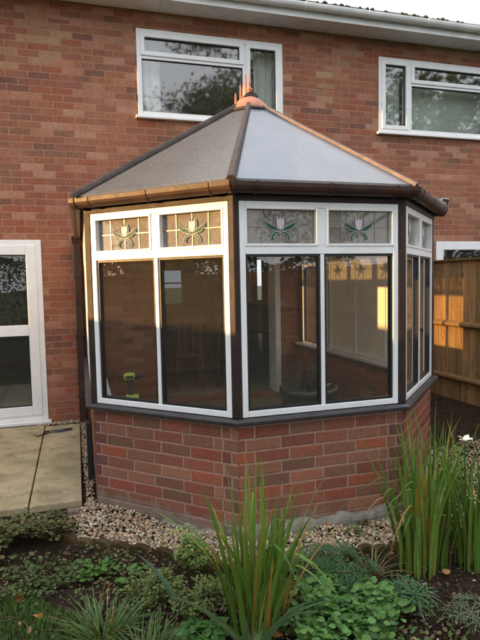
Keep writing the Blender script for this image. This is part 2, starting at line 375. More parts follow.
# ------------------------------------------------------------------ conservatory geometry constants
s_ = 1.1215; D_ = 3.3905; k_ = s_/sqrt(2)
AB = (-s_/2, -D_); BC = (s_/2, -D_); DA = (-s_/2-k_, -D_+k_); CE = (s_/2+k_, -D_+k_)
WL = (-1.312, 0); WR = (CE[0], 0)
ZB, ZT, ZG = .7256, 1.9986, 2.092
AP = Vector((0, -D_+s_*(1+sqrt(2))/2, 3.0))
FD, FA, FB_, FC, FE = Fr(WL, DA), Fr(DA, AB), Fr(AB, BC), Fr(BC, CE), Fr(CE, WR)
FACETS = [FD, FA, FB_, FC, FE]

# ------------------------------------------------------------------ structure: ground, patio
EDGE = [(-2.6, -2.62), (-1.75, -2.78), (-1.5, -3.02), (-1.2, -3.30), (-.86, -3.64), (-.45, -3.78), (-.1, -3.80), (.3, -3.80), (.75, -3.74), (1.3, -3.45), (2.0, -2.9), (3.2, -2.6)]
def edge_y(x):
    return float(np.interp(x, [e[0] for e in EDGE], [e[1] for e in EDGE]))
def gz(x, y):
    z = 0.0
    if x < -1.36: z -= .05*min(1, (-1.36-x)/.2)
    d = edge_y(x)-y
    if d > 0: z -= .025*min(1, d/.1)+.03*min(1, d/1.0)
    if x < -1.5 and d > 0: z += .02
    z += .012*sin(x*7.1+y*3)+.010*sin(x*3.3-y*8.7)+.006*sin(x*19+y*23)
    return z
def in_cons(x, y, m=0):
    if not (-s_/2-k_-m < x < s_/2+k_+m and y > -D_-m): return False
    return (y+D_+m*.9) > (abs(x)-s_/2-m*.4)
def grid(name, x0, x1, y0, y1, nx, ny, mat, zf, **tk):
    xs = np.linspace(x0, x1, nx+1); ys = np.linspace(y0, y1, ny+1)
    V = [(x, y, zf(x, y)) for y in ys for x in xs]
    Fc = [(j*(nx+1)+i, j*(nx+1)+i+1, (j+1)*(nx+1)+i+1, (j+1)*(nx+1)+i) for j in range(ny) for i in range(nx)]
    m = MB(); m.raw(V, Fc); return m.build(name, mat, smooth=True, fix=False, **tk)
from mathutils import noise as mnz
def soil_z(x, y):
    return gz(x, y)+.012*mnz.noise(Vector((x*9, y*9, 0)))+.008*mnz.noise(Vector((x*28, y*28, 3)))-.012
grid('garden_soil', -3.2, 3.4, -6.2, -2.2, 220, 140, M['soil'], soil_z, kind='structure')
m = MB(); m.face([(-150, -150, -.15), (150, -150, -.15), (150, 150, -.15), (-150, 150, -.15)]); m.build('ground', M['lawn'], fix=False, kind='structure')
m = MB(); m.face([(-1.6, -2.3, -.03), (-1.3, -2.3, -.03), (-1.3, .0, -.03), (-1.6, .0, -.03)]); m.build('gravel_bed', M['soil'], fix=False, kind='structure')
grid('side_border', 1.30, 3.3, -2.7, -.0, 40, 50, M['soil'], lambda x, y: soil_z(x, -5)+.004, kind='structure')
m = MB()
xs = [-4.2, -3.0, -2.42, -1.80, -1.435]; 
slabs = [(-1.795, -1.437, -2.50, -.22), (-2.41, -1.805, -2.50, -.14), (-3.02, -2.42, -2.47, -.14), (-4.3, -3.03, -2.47, -.14)]
for a, b, c, d in slabs:
    def px(x, y): return x + (.0 if abs(y+2.5) > .1 else (-.012 if x < -1.5 else -.02))
    m.hexa([(px(a, c), c, -.035), (px(b, c), c, -.035), (b, d, -.035), (a, d, -.035), (px(a, c), c, .015), (px(b, c), c, .015), (b, d, .006), (a, d, .006)])
m.build('patio', M['slab'], bevel=.006, kind='structure')
m = MB(); m.box(-4.3, -1.452, -2.482, 0, -.14, -.0362); m.build('patio_bed', M['moss_stone'], kind='structure')

# ------------------------------------------------------------------ house
house = thing('brick_house', 'red brick two storey house with white eaves and tiled roof behind the conservatory', 'house', (0, 0, 0))
def grid_wall(x0, x1, z0, z1, holes, y=0.0, th=.27):
    X = sorted({x0, x1, *[h[0] for h in holes], *[h[1] for h in holes]}); Z = sorted({z0, z1, *[h[2] for h in holes], *[h[3] for h in holes]})
    def solid(i, j):
        if i < 0 or j < 0 or i >= len(X)-1 or j >= len(Z)-1: return None
        cx, cz = (X[i]+X[i+1])/2, (Z[j]+Z[j+1])/2
        return not any(h[0] < cx < h[1] and h[2] < cz < h[3] for h in holes)
    m = MB()
    for i in range(len(X)-1):
        for j in range(len(Z)-1):
            if not solid(i, j): continue
            a, b, c, d = X[i], X[i+1], Z[j], Z[j+1]
            m.face([(a, y, c), (b, y, c), (b, y, d), (a, y, d)], [(a, c), (b, c), (b, d), (a, d)])
            m.cur = 1; m.face([(b, y+th, c), (a, y+th, c), (a, y+th, d), (b, y+th, d)], [(b, c), (a, c), (a, d), (b, d)]); m.cur = 0
            if solid(i-1, j) is not True: m.face([(a, y+th, c), (a, y, c), (a, y, d), (a, y+th, d)], [(a+th, c), (a, c), (a, d), (a+th, d)])
            if solid(i+1, j) is not True: m.face([(b, y, c), (b, y+th, c), (b, y+th, d), (b, y, d)], [(b, c), (b+th, c), (b+th, d), (b, d)])
            if solid(i, j-1) is not True: m.face([(a, y+th, c), (b, y+th, c), (b, y, c), (a, y, c)], [(a, c), (b, c), (b, c+.05), (a, c+.05)])
            if solid(i, j+1) is not True: m.face([(a, y, d), (b, y, d), (b, y+th, d), (a, y+th, d)], [(a, d), (b, d), (b, d+.05), (a, d+.05)])
    return m
holes = [(-2.72, -1.767, .03, 2.03), (-.5, 1.03, .12, 2.15), (-.662, 1.105, 3.43, 4.40), (2.434, 4.20, 3.43, 4.385), (3.32, 5.0, .05, 2.02)]
grid_wall(-8, 9.5, -.2, 4.9, holes).build('wall', [M['brick'], M['plaster']], house, fix=False)
for a in (-8, 9.25):
    m = MB(); m.box(a, a+.25, .27, 8, -.2, 4.9); m.build('side_wall', M['plaster'], house)
m = grid_wall(-7.75, 9.25, -.2, 4.9, [(.75, 1.5, .85, 2.05), (3.0, 4.6, 1.0, 2.1)], y=7.9, th=.1); m.build('far_wall', [M['plaster'], M['brick']], house, fix=False)
for a, b in ((2.42, 2.62), (-.1, .1), (4.75, 4.85)):
    m = MB(); m.box(-7.74, 9.24, .28, 7.89, a, b); m.build('storey_floor', M['plaster'], house)
for a, b, c in ((-1.6, .1, 2.42), (2.2, .1, 2.42), (1.8, 2.62, 4.75), (-1.0, 2.62, 4.75)):
    m = MB(); m.box(a, a+.1, .28, 4.04, b, c); m.build('partition_wall', M['plaster'], house)
m = grid_wall(-1.5, 2.2, .1, 2.42, [(.24, .66, 1.08, 1.80)], y=4.3, th=.1); m.build('partition_wall', [M['plaster'], M['plaster']], house, fix=False)
FW = Fr((0, 4.3), (1, 4.3)); m = MB(); rect_frame(m, FW, .24, .66, 1.08, 1.80, .04, -.05, .01); m.fb(FW, .28, .62, 1.50, 1.53, -.05, .0); fw_ = m.build('far_window', M['upvc'], house); m = MB(); m.fb(FW, .281, .619, 1.121, 1.759, -.03, -.026); m.build('pane', M['glass_dim'], fw_)
m = MB(); m.box(-1.0, 4.5, 4.05, 4.15, 2.62, 4.75); m.build('partition_wall', M['plaster'], house)

# eaves: soffit, fascia, gutter, tiles
m = MB(); 
for i in range(14): m.box(-8.2+i*1.3, -8.2+i*1.3+1.296, -.33, -.002, 4.597, 4.607)
m.build('soffit', M['upvc_old'], house)
m = MB(); m.box(-8.2, 9.7, -.352, -.332, 4.575, 4.76); m.build('fascia', M['upvc_old'], house)
GP = [(.0, .0)]+[(.055-.055*cos(a), -.055*sin(a)*1.1) for a in np.linspace(0, pi, 9)]
gp = [(.110-.055+.055*cos(a), -.06*sin(a)) for a in np.linspace(0, pi, 11)]
gp = [(a+.002, b) for a, b in gp]+[(.006, -.002)]+[(.057+.051*cos(a), -.055*sin(a)) for a in np.linspace(pi, 0, 11)][1:]
m = MB(); m.sweep(gp, [((-8.2, -.352, 4.70), (0, -1, 0)), ((9.7, -.352, 4.70), (0, -1, 0))]); m.build('gutter', M['upvc_old'], house, smooth=False)
for i in range(8, 18):
    m = MB(); x = -7.9+i*.82+.1; m.sweep([(a*1.08-.004, b*1.12-.002) for a, b in gp], [((x, -.352, 4.704), (0, -1, 0)), ((x+.03, -.352, 4.704), (0, -1, 0))])
    m.build('gutter_bracket', M['upvc_old'], house)
m = MB(); random.seed(3)
tilt = radians(21)
for r in range(14):
    for i in range(60):
        x = -8.2+i*.30+(r % 2)*.15; y = -.42+r*.30*cos(tilt); z = 4.715+r*.30*sin(tilt)+random.uniform(-.003, .004)
        dy, dz = .34*cos(tilt), .34*sin(tilt)-.014
        m.hexa([(x, y, z), (x+.296, y, z+.004), (x+.296, y+dy, z+dz+.004), (x, y+dy, z+dz), (x, y, z+.018), (x+.296, y, z+.018), (x+.296, y+dy, z+dz+.018), (x, y+dy, z+dz+.018)])
m.build('roof', M['concrete_tile'], house)
m = MB()
for i in range(90):
    x = random.uniform(-1, 6); q = random.uniform(.012, .03)
    m.lathe((x, -.425+random.uniform(-.01, .03), 4.727+random.uniform(0, .008)), [(.001, q*.8), (q*.6, q*.6), (q*1.2, 0.), (q*1.2, -.01)], 7)
m.build('moss', M['moss'], house, smooth=True, kind='stuff')
m = MB(); m.face([(-8.2, 3.8, 6.3), (9.7, 3.8, 6.3), (9.7, 8.4, 4.7), (-8.2, 8.4, 4.7)]); m.face([(-8, .05, 4.8), (-8, 8, 4.8), (-8, 3.8, 6.25)]); m.face([(9.5, .05, 4.8), (9.5, 8, 4.8), (9.5, 3.8, 6.25)])
m.build('gable', M['concrete_tile'], house, fix=False)

HW = Fr((0, 0), (1, 0))      # house wall frame: u = world x
def house_window(x0, x1, z0, z1, split, sash, lbl):
    # sash: list of (u0,u1,z0,z1,opening)
    m = MB(); rect_frame(m, HW, x0+.002, x1-.002, z0+.002, z1-.002, .055, -.06, .012)
    ix0, ix1, iz0, iz1 = x0+.057, x1-.057, z0+.057, z1-.057
    m.fb(HW, split-.028, split+.028, iz0, iz1, -.06, .010)
    for (a, b, c, d) in sash['trans']: m.fb(HW, a, b, c, d, -.06, .009)
    w_ = m.build('window', M['upvc'], house, bevel=.004, label=lbl)
    for (a, b, c, d, op) in sash['lights']:
        if op:
            f = MB(); rect_frame(f, HW, a-.012, b+.012, c-.012, d+.012, .05, -.045, .026); f.build('sash', M['upvc'], w_, bevel=.005)
            a += .038; b -= .038; c += .038; d -= .038
        g = MB(); rect_frame(g, HW, a, b, c, d, .006, -.03, -.004); g.build('gasket', M['gasket'], w_)
        p = MB(); p.fb(HW, a+.006, b-.006, c+.006, d-.006, -.022, -.018); p.build('pane', M['glass_up'], w_)
    sl = MB(); sl.fb(HW, x0-.03, x1+.03, z0-.03, z0+.002, .0, .06); sl.build('sill', M['upvc'], w_, bevel=.006)
    return w_
# left upstairs window: top light over big pane on left, tall casement on right
house_window(-.662, 1.105, 3.43, 4.40, .62, {'trans': [(-.605, .592, 4.07, 4.115)], 'lights': [(-.605, .592, 4.115, 4.343, True), (-.605, .592, 3.487, 4.07, False), (.648, 1.048, 3.487, 4.343, True)]}, 'white window over the conservatory ridge')
house_window(2.434, 4.20, 3.43, 4.385, 2.90, {'trans': [(2.928, 4.143, 4.05, 4.095)], 'lights': [(2.491, 2.872, 3.487, 4.328, True), (2.928, 4.143, 4.095, 4.328, True), (2.928, 4.143, 3.487, 4.05, False)]}, 'white window at the right with a blind behind it')
# brick-on-edge sills are flush; patio door at left
dw = MB(); rect_frame(dw, HW, -2.718, -1.769, .032, 2.028, .06, -.06, .014)
door = dw.build('door', M['upvc'], house, bevel=.005, label='white half glazed garden door at the left of the photo')
f = MB(); rect_frame(f, HW, -2.66, -1.827, .09, 1.97, .105, -.05, .024); f.fb(HW, -2.555, -1.932, .98, 1.10, -.05, .024)
f.build('door_leaf', M['upvc'], door, bevel=.006)
for a, b in ((.196, .979), (1.101, 1.864)):
    g = MB(); rect_frame(g, HW, -2.554, -1.933, a, b, .008, -.03, .006); g.build('gasket', M['gasket'], door)
    p = MB(); p.fb(HW, -2.546, -1.941, a+.008, b-.008, -.022, -.018); p.build('pane', M['glass'], door)
t = MB(); t.fb(HW, -2.76, -1.735, -.005, .031, -.02, .075); t.build('threshold', M['upvc'], door, bevel=.006)
h = MB(); h.tube([(-2.6, -.03, 1.0), (-2.6, -.075, 1.0), (-2.49, -.078, 1.0)], .009, 8); h.build('handle', M['upvc'], door)
# right ground floor glazed door behind the fence
w3 = MB(); rect_frame(w3, HW, 3.322, 4.998, .052, 2.018, .115, -.06, .012); w3 = w3.build('door', M['upvc'], house, bevel=.005, label='white door frame showing above the fence')
f = MB(); f.fb(HW, 4.12, 4.2, .168, 1.902, -.06, .01); f.build('mullion', M['upvc'], w3)
for a, b in ((3.438, 4.119), (4.201, 4.882)):
    p = MB(); p.fb(HW, a, b, .168, 1.902, -.022, -.018); p.build('pane', M['glass_up'], w3)
# patio opening jambs into the room
m = MB(); m.box(-.498, -.43, -.02, .24, .122, 2.148); m.box(.96, 1.028, -.02, .24, .122, 2.148); m.box(-.43, .96, -.02, .24, 2.08, 2.148)
m.build('door_surround', M['upvc_old'], house, bevel=.004, label='off white surround of the opening into the house')

# ------------------------------------------------------------------ conservatory
cons = thing('conservatory', 'octagonal white framed conservatory on a low brick wall with pointed roof and tulip panes', 'conservatory', (0, -1.7, 0))
BR = [(.27, .075, .052), (.31, .10, .065), (.22, .060, .046), (.27, .08, .058), (.33, .13, .085), (.20, .083, .060), (.26, .10, .068), (.34, .08, .050), (.24, .093, .063), (.30, .11, .080)]
QU = [(.155, .045, .042), (.19, .055, .05), (.13, .045, .045)]
rb = random.Random(5)
mb = MB(); core = MB()
def brick(m, F, u0, u1, z0, z1, n0, n1, c):
    j = [rb.uniform(-.0015, .0015) for _ in range(6)]; k = .8+rb.random()*.35
    c = (c[0]*k*1.02, c[1]*k*1.16, c[2]*k); g = .004
    u0 += j[0]; u1 += j[1]; z0 += j[2]; z1 += j[3]; n1 += j[4]*.8
    # chamfered front
    P = [F(u0, z0, n0), F(u1, z0, n0), F(u1, z1, n0), F(u0, z1, n0), F(u0, z0, n1-g), F(u1, z0, n1-g), F(u1, z1, n1-g), F(u0, z1, n1-g),
         F(u0+g, z0+g, n1), F(u1-g, z0+g, n1), F(u1-g, z1-g, n1), F(u0+g, z1-g, n1)]
    m.raw(P, [(0, 1, 5, 4), (1, 2, 6, 5), (2, 3, 7, 6), (3, 0, 4, 7), (4, 5, 9, 8), (5, 6, 10, 9), (6, 7, 11, 10), (7, 4, 8, 11), (8, 9, 10, 11)], c)
for fi, F in enumerate(FACETS):
    L = F.len; m = MB()
    for r in range(-1, 10):
        z0 = .0+r*.075-.002; z1 = min(z0+.065, .692)
        if z1-z0 < .02: continue
        q0 = .105 if r % 2 == 0 else .048; q1 = .048 if r % 2 == 0 else .105
        fl = fi in (0, 4)
        a = q0 if not (fi == 0) else 0.0
        b = L-q1 if not (fi == 4) else L
        if fi != 0: brick(m, F, .0, a-.005, z0, z1, -.09, 0, rb.choice(QU if fi != 2 else QU+BR))
        if fi != 4: brick(m, F, b+.005, L, z0, z1, -.09, 0, rb.choice(QU if fi != 1 else QU+BR))
        u = a+.005
        if (r % 2) == 0: first = .2150*rb.choice([1, 1]) 
        else: first = .215
        while u < b-.02:
            e = min(u+first, b-.005)
            if b-e < .05: e = b-.005
            brick(m, F, u, e, z0, z1, -.09, 0, rb.choice(BR)); u = e+.010; first = .215
    m.fb(F, .006, L-.006, -.2, .693, -.1, -.0042, (.40, .26, .20))
    m.build('dwarf_wall', M['bricks_geo'], cons)
for F in FACETS[:]:
    m = MB(); a, b = .045, F.len-.045
    m.face([F(b, .095, -.104), F(a, .095, -.104), F(a, .70, -.104), F(b, .70, -.104)], [(b, .095), (a, .095), (a, .70), (b, .70)])
    m.build('inner_lining', M['brick'], cons, fix=False)
# concrete footing, rough edge, standing proud at the front
def footing(F, a, b, out, h):
    m = MB(); N = 26; V = []; random.seed(int(a*77+b*13+9))
    for i in range(N+1):
        u = a+(b-a)*i/N; o = out+random.uniform(-.012, .012); hh = h+random.uniform(-.012, .010)+.012*sin(i*.8)
        V += [F(u, -.2, -.05), F(u, -.2, o+.02), F(u, hh*.45, o+.006), F(u, hh, o-.004), F(u, hh+.012, .004), F(u, hh+.012, -.05)]
    Fc = [(i*6+j, (i+1)*6+j, (i+1)*6+(j+1) % 6, i*6+(j+1) % 6) for i in range(N) for j in range(6)]+[(0, 1, 2, 3, 4, 5), tuple(N*6+j for j in reversed(range(6)))]
    m.raw(V, Fc); m.build('footing', M['concrete'], cons, smooth=False)
footing(FB_, -.02, s_-.10, .045, .045)
footing(FA, .55, s_+.0, .02, -.005)
footing(FC, .1, s_, .03, .02)
def outpath(off, z, pts=None):
    P = [WL, DA, AB, BC, CE, WR]; dirs = []
    ns = [F.n for F in FACETS]; res = []
    for i, p in enumerate(P):
        if i == 0: o = ns[0].copy()
        elif i == 5: o = ns[4].copy()
        else:
            o = (ns[i-1]+ns[i]); o = o/(o.dot(ns[i]))
        res.append((Vector((p[0], p[1], z)), o))
    return res
m = MB(); m.sweep([(-.16, -.030), (.048, -.034), (.054, -.030), (.054, -.012), (.035, 0), (-.16, 0)], outpath(0, .724)); m.build('sill', M['dark'], cons, bevel=.003)
m = MB(); m.sweep([(-.125, -.012), (-.075, -.012), (-.075, .012), (-.125, .012)], outpath(0, .737)); m.build('inner_sill', M['upvc'], cons)
# posts
m_ = []
for i, (p, o) in enumerate(outpath(0, 0)):
    m = MB()
    if i in (0, 5):
        F = FD if i == 0 else FE; u = 0.0 if i == 0 else F.len-.06
        m.fb(F, u+.003, u+.057, .726, 2.03, -.07, .012)
    else:
        a, b = FACETS[i-1], FACETS[i]; L = a.len; wd = .029 if i == 2 else .040
        pl = [a(L-wd, 0, .012), p+o*.016, b(wd, 0, .012), b(wd, 0, -.06), p-o*.075, a(L-wd, 0, -.06)]
        m.prism([Vector((q.x, q.y, .726)) for q in pl], (0, 0, 1.30))
    m.build('corner_post', M['brown'], cons, bevel=.004)
# eaves beam and fascia, gutter
m = MB(); m.sweep([(-.06, 0), (.018, 0), (.018, .10), (-.06, .10)], outpath(0, 2.0)); m.build('eaves_beam', M['brown'], cons)
g2 = [(.019, -.004)]+[(.066+.047*cos(a), -.060*sin(a)**.8 if sin(a) > 0 else 0) for a in np.linspace(pi, 0, 11)]+[(.066+.043*cos(a), -.053*(sin(a)**.8 if sin(a) > 0 else 0)) for a in np.linspace(0, pi, 11)][:]
gut = outpath(0, ZG)
m = MB(); m.sweep(g2, gut); m.build('gutter', M['gutter'], cons)
def bracket(F, u, wdt=.022, sc=1.1):
    m = MB()
    pr = [(.066+.047*sc*cos(a), -.061*sc*sin(a)**.85 if sin(a) > 0 else 0) for a in np.linspace(pi, 0, 10)]+[(.066+.044*cos(a), -.054*sin(a)) for a in np.linspace(0, pi, 10)]
    pr = [(.02 if a < .02 else a, b) for a, b in pr]
    pth = [(F(u, ZG+.003, 0), F.n), (F(u+wdt, ZG+.003, 0), F.n)]
    m.sweep(pr, pth); m.build('gutter_bracket', M['gutter'], cons)
for F in (FA, FB_, FC):
    for u in (.10, .56, s_-.12): bracket(F, u)
for F, u in ((FA, -.03), (FA, s_+.01), (FB_, -.035), (FB_, s_+.005), (FC, -.03), (FC, s_+.02)): bracket(F, u, .03, 1.14)
m = MB(); m.lathe((FC(s_+.03, 0, .07).x, FC(s_+.03, 0, .07).y, 2.0), [(.03, .03), (.045, .06), (.05, .10), (.0, .10)], 12); m.build('gutter_outlet', M['gutter'], cons)

# ---- windows
ZTR0, ZTR1 = 1.690, 1.742
def tulip(m, F, uc, zc, n, sc=1.0):
    def P(pts): return [F(uc+x*sc, zc+y*sc, n) for x, y in pts]
    def shape(pts, mi): m.cur = mi; m.prism(P(pts), F.n*.003); m.cur = 0
    # petals
    shape([(-.020, .062), (-.005, .045), (0, .066), (.006, .045), (.020, .062), (.026, .035), (.022, .008), (.008, -.012), (-.008, -.012), (-.022, .008), (-.026, .035)], 2)
    shape([(-.024, .066), (-.034, .045), (-.034, .014), (-.018, -.010), (-.009, -.013), (-.024, .009), (-.028, .035)], 3)
    shape([(.024, .066), (.034, .045), (.034, .014), (.018, -.010), (.009, -.013), (.024, .009), (.028, .035)], 3)
    for sx in (-1, 1):
        shape([(sx*.010, -.020), (sx*.030, .004), (sx*.060, .014), (sx*.092, .034), (sx*.088, .008), (sx*.062, -.012), (sx*.034, -.020)][::sx], 4)
        shape([(sx*.008, -.024), (sx*.035, -.028), (sx*.055, -.045), (sx*.062, -.072), (sx*.040, -.078), (sx*.046, -.058), (sx*.030, -.040), (sx*.012, -.034)][::sx], 4)
    m.cur = 5
    for pts in ([(-.020, .062), (-.026, .035), (-.022, .008), (0, -.016), (.022, .008), (.026, .035), (.020, .062)],
                [(-.024, .066), (-.036, .045), (-.036, .014), (-.012, -.018)], [(.024, .066), (.036, .045), (.036, .014), (.012, -.018)],
                [(0, -.016), (.034, .006), (.062, .016), (.094, .036), (.090, .008), (.062, -.014), (.006, -.026)],
                [(0, -.016), (-.034, .006), (-.062, .016), (-.094, .036), (-.090, .008), (-.062, -.014), (-.006, -.026)],
                [(0, -.024), (.036, -.027), (.056, -.045), (.064, -.072), (.040, -.080), (.046, -.058), (.028, -.040), (0, -.032)],
                [(0, -.024), (-.036, -.027), (-.056, -.045), (-.064, -.072), (-.040, -.080), (-.046, -.058), (-.028, -.040), (0, -.032)]):
        m.tube([F(uc+x*sc, zc+y*sc, n+.003) for x, y in pts], .0022, 5)
    m.cur = 0
MS = [M['glass_lead'], M['lead'], mat_stain('stained_white', (.75, .66, .70), .35), mat_stain('stained_purple', (.06, .045, .12), .3), mat_stain('stained_green', (.035, .12, .075), .3), mat_simple('lead_outline', (.42, .42, .40), .5, .1)]
def lead_light(F, u0, u1, z0, z1, par):
    m = MB(); m.fb(F, u0, u1, z0, z1, -.026, -.022)
    uc, zc = (u0+u1)/2, (z0+z1)/2; m.cur = 1; W = u1-u0; 
    for k in (-.30, -.10, .10, .30) if False else (-.265, 0, .265):
        if k == 0: m.fb(F, uc-.0025, uc+.0025, z0, zc-.03, -.0218, -.018); m.fb(F, uc-.0025, uc+.0025, zc+.06, z1, -.0218, -.018)
        else: m.fb(F, uc+k*W-.0025, uc+k*W+.0025, z0, z1, -.0218, -.018)
    m.fb(F, u0, uc-.05, zc+.0, zc+.005, -.0217, -.0175); m.fb(F, uc+.05, u1, zc+.0, zc+.005, -.0217, -.0175)
    m.cur = 0; tulip(m, F, uc, zc-.002, -.018, 1.0)
    return m.build('stained_glass', MS, par)
def unit(F, a, b, n_l=2, lower='glass'):
    m = MB(); fw = .036
    rect_frame(m, F, a, b, ZB+.002, ZT, fw, -.05, .010)
    m.fb(F, a+fw, b-fw, ZTR0, ZTR1, -.05, .008)
    ia, ib = a+fw, b-fw; mid = (ia+ib)/2
    step = (ib-ia)/n_l; cells = []
    for k in range(n_l): cells.append((ia+k*step+(.013 if k else 0), ia+(k+1)*step-(.013 if k < n_l-1 else 0)))
    for k in range(1, n_l):
        u = ia+k*step; m.fb(F, u-.013, u+.013, ZB+.002+fw, ZTR0, -.05, .006); m.fb(F, u-.032, u+.032, ZTR1, ZT-fw, -.05, .007)
    w_ = m.build('window', M['upvc'], cons, bevel=.0035)
    for k, (p, q) in enumerate(cells):
        tp = p+(.019 if k else 0); tq = q-(.019 if k < n_l-1 else 0)
        f = MB(); rect_frame(f, F, tp-.004, tq+.004, ZTR1-.004, ZT-fw+.004, .014, -.04, .014); f.build('sash', M['upvc'], w_, bevel=.002)
        lead_light(F, tp+.010, tq-.010, ZTR1+.010, ZT-fw-.010, w_)
        z0, z1 = ZB+.002+fw, ZTR0
        if lower == 'glass':
            g = MB(); rect_frame(g, F, p+.0005, q-.0005, z0+.0005, z1-.0005, .013, -.035, -.001); g.build('gasket', M['gasket'], w_)
            g = MB(); g.fb(F, p+.0135, q-.0135, z0+.0135, z1-.0135, -.024, -.020); g.build('pane', M['glass'], w_)
        else:
            g = MB(); g.fb(F, p+.0005, q-.0005, z0+.0005, z1-.0005, -.035, -.012); g.build('panel', M['plaster_white'], w_)
    return w_
unit(FA, .041, s_-.032); unit(FB_, .030, s_-.041); unit(FC, .041, s_-.041)
LD = FD.len
unit(FD, .062, .77, 2); unit(FD, .78, LD-.80, 2, 'panel'); unit(FD, LD-.79, LD-.041, 2)
LE = FE.len; unit(FE, .041, LE-.81, 3, 'panel'); unit(FE, LE-.80, LE-.062, 1)
for F, u in ((FD, .7701), (FD, LD-.7999), (FE, LE-.8099)):
    m = MB(); m.fb(F, u, u+.0098, ZB+.002, ZT, -.05, .01); m.build('coupling_strip', M['brown'], cons)

# ---- roof
eo = outpath(0, 0)
def ev(i, o, z): p, d = eo[i]; q = p+d*o; return Vector((q.x, q.y, z))
RZ = 3.0
TOP = AP.copy(); BACK = Vector((0, -.002, RZ))
EO, EZ = .055, 2.105
def rfacet(pts, udir, mt='poly'):
    m = MB(); n = (pts[1]-pts[0]).cross(pts[-1]-pts[0]).normalized(); 
    if n.z < 0: n = -n
    u = udir.normalized(); v = n.cross(u)
    m.face([p+n*.012 for p in pts], [((p).dot(u), (p).dot(v)) for p in pts]); m.face([p-n*.012 for p in reversed(pts)], [((p).dot(u), (p).dot(v)) for p in reversed(pts)])
    for i in range(len(pts)):
        a, b = pts[i], pts[(i+1) % len(pts)]; m.face([a-n*.012, b-n*.012, b+n*.012, a+n*.012], [(0, 0), (0, 0), (0, 0), (0, 0)])
    return m.build('roof_panel', M[mt], cons, fix=False)
E_ = [ev(i, EO, EZ) for i in range(6)]
rfacet([E_[0], E_[1], TOP, BACK], FD.u); rfacet([E_[4], E_[5], BACK, TOP], FE.u)
for i, F in ((1, FA), (2, FB_), (3, FC)): rfacet([E_[i], E_[i+1], TOP], F.u, 'poly' if i == 1 else 'poly_sky')
def bar(a, b, wd, ht, mat, name='hip_bar', up=.012):
    a, b = Vector(a), Vector(b); t = (b-a).normalized(); sd_ = t.cross(Vector((0, 0, 1))).normalized(); n = sd_.cross(t)
    m = MB(); pr = [(-wd, 0), (-wd*.75, ht*.6), (-.012, ht), (.012, ht), (wd*.75, ht*.6), (wd, 0)]
    V = [a+sd_*x+n*(y+up) for x, y in pr]+[b+sd_*x*.8+n*(y+up) for x, y in pr]
    k = len(pr); m.raw(V, [(j, (j+1) % k, k+(j+1) % k, k+j) for j in range(k)]+[tuple(range(k))[::-1], tuple(range(k, 2*k))])
    return m.build(name, mat, cons, bevel=.003)
tw = lambda i, f: E_[i].lerp(TOP, f)
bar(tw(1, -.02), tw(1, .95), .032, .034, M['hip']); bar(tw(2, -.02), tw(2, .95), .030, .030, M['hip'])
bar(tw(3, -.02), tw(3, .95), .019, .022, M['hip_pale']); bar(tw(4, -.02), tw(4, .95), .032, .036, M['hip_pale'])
bar(TOP+Vector((0, -.05, .02)), BACK+Vector((0, 0, .02)), .06, .045, M['hip'], 'ridge')
m = MB(); m.lathe((TOP.x, TOP.y, TOP.z), [(.175, -.085), (.170, -.062), (.13, -.018), (.09, .018), (.045, .040), (.028, .060), (0, .062)], 20)
m.build('ridge_boss', M['boss'], cons, smooth=True)
m = MB(); m.lathe((TOP.x, TOP.y, TOP.z), [(.16, -.10), (.205, -.105), (.20, -.085), (.172, -.072)], 20); m.build('boss_skirt', M['hip'], cons, smooth=True)
m = MB(); m.lathe((TOP.x, TOP.y, TOP.z), [(.0, .06), (.022, .065), (.016, .085), (.026, .10), (.026, .115), (.010, .125), (.008, .14), (.015, .15), (.007, .165), (.005, .20), (.001, .27)], 12)
m.build('finial', M['boss'], cons, smooth=True)
for j in range(3):
    y = TOP.y+.02+j*.15; m = MB(); z = TOP.z+.055
    pr = [(0, 0), (.15, 0), (.145, .03), (.125, .06), (.105, .045), (.095, .05), (.088, .12), (.075, .21-.03*j), (.062, .12), (.055, .05), (.045, .045), (.025, .06), (.005, .03)]
    m.prism([(-.006, y+a, z+b) for a, b in pr], (.012, 0, 0)); m.build('ridge_crest', M['boss'], cons, bevel=.002)

# conservatory floor and interior pieces
m = MB(); m.prism([(x*.93, -1.7+(y+1.7)*.93 if y < -.1 else -.003, -.05) for x, y in (WL, DA, AB, BC, CE, WR)], (0, 0, .14)); m.build('floor', M['floor'], cons)

# downpipe on the wall at the left
m = MB(); dx = -1.395
m.box(dx-.040, dx+.040, -.085, -.02, -.05, 2.0)
dp = m.build('downpipe', M['gutter'], None, bevel=.006, label='square brown downpipe on the house wall left of the conservatory', cat='downpipe')
for z in (.25, .95, 1.6):
    m = MB(); m.box(dx-.045, dx+.045, -.093, -.001, z, z+.035); m.build('bracket', M['gutter'], dp, bevel=.004)
m = MB(); m.hexa([(dx-.047, -.10, 1.99), (dx+.047, -.10, 1.99), (dx+.045, -.01, 1.99), (dx-.045, -.01, 1.99), (dx-.05, -.12, 2.06), (dx+.07, -.12, 2.06), (dx+.07, -.005, 2.06), (dx-.05, -.005, 2.06)]); m.build('hopper', M['gutter'], dp)
# black board beside the plinth
m = MB(); m.box(-1.406, -1.366, -2.36, -2.25, .10, .53); bd = m.build('duct_cover', M['black'], None, bevel=.006, label='black plastic duct cover standing against the left side of the low brick wall', cat='duct')

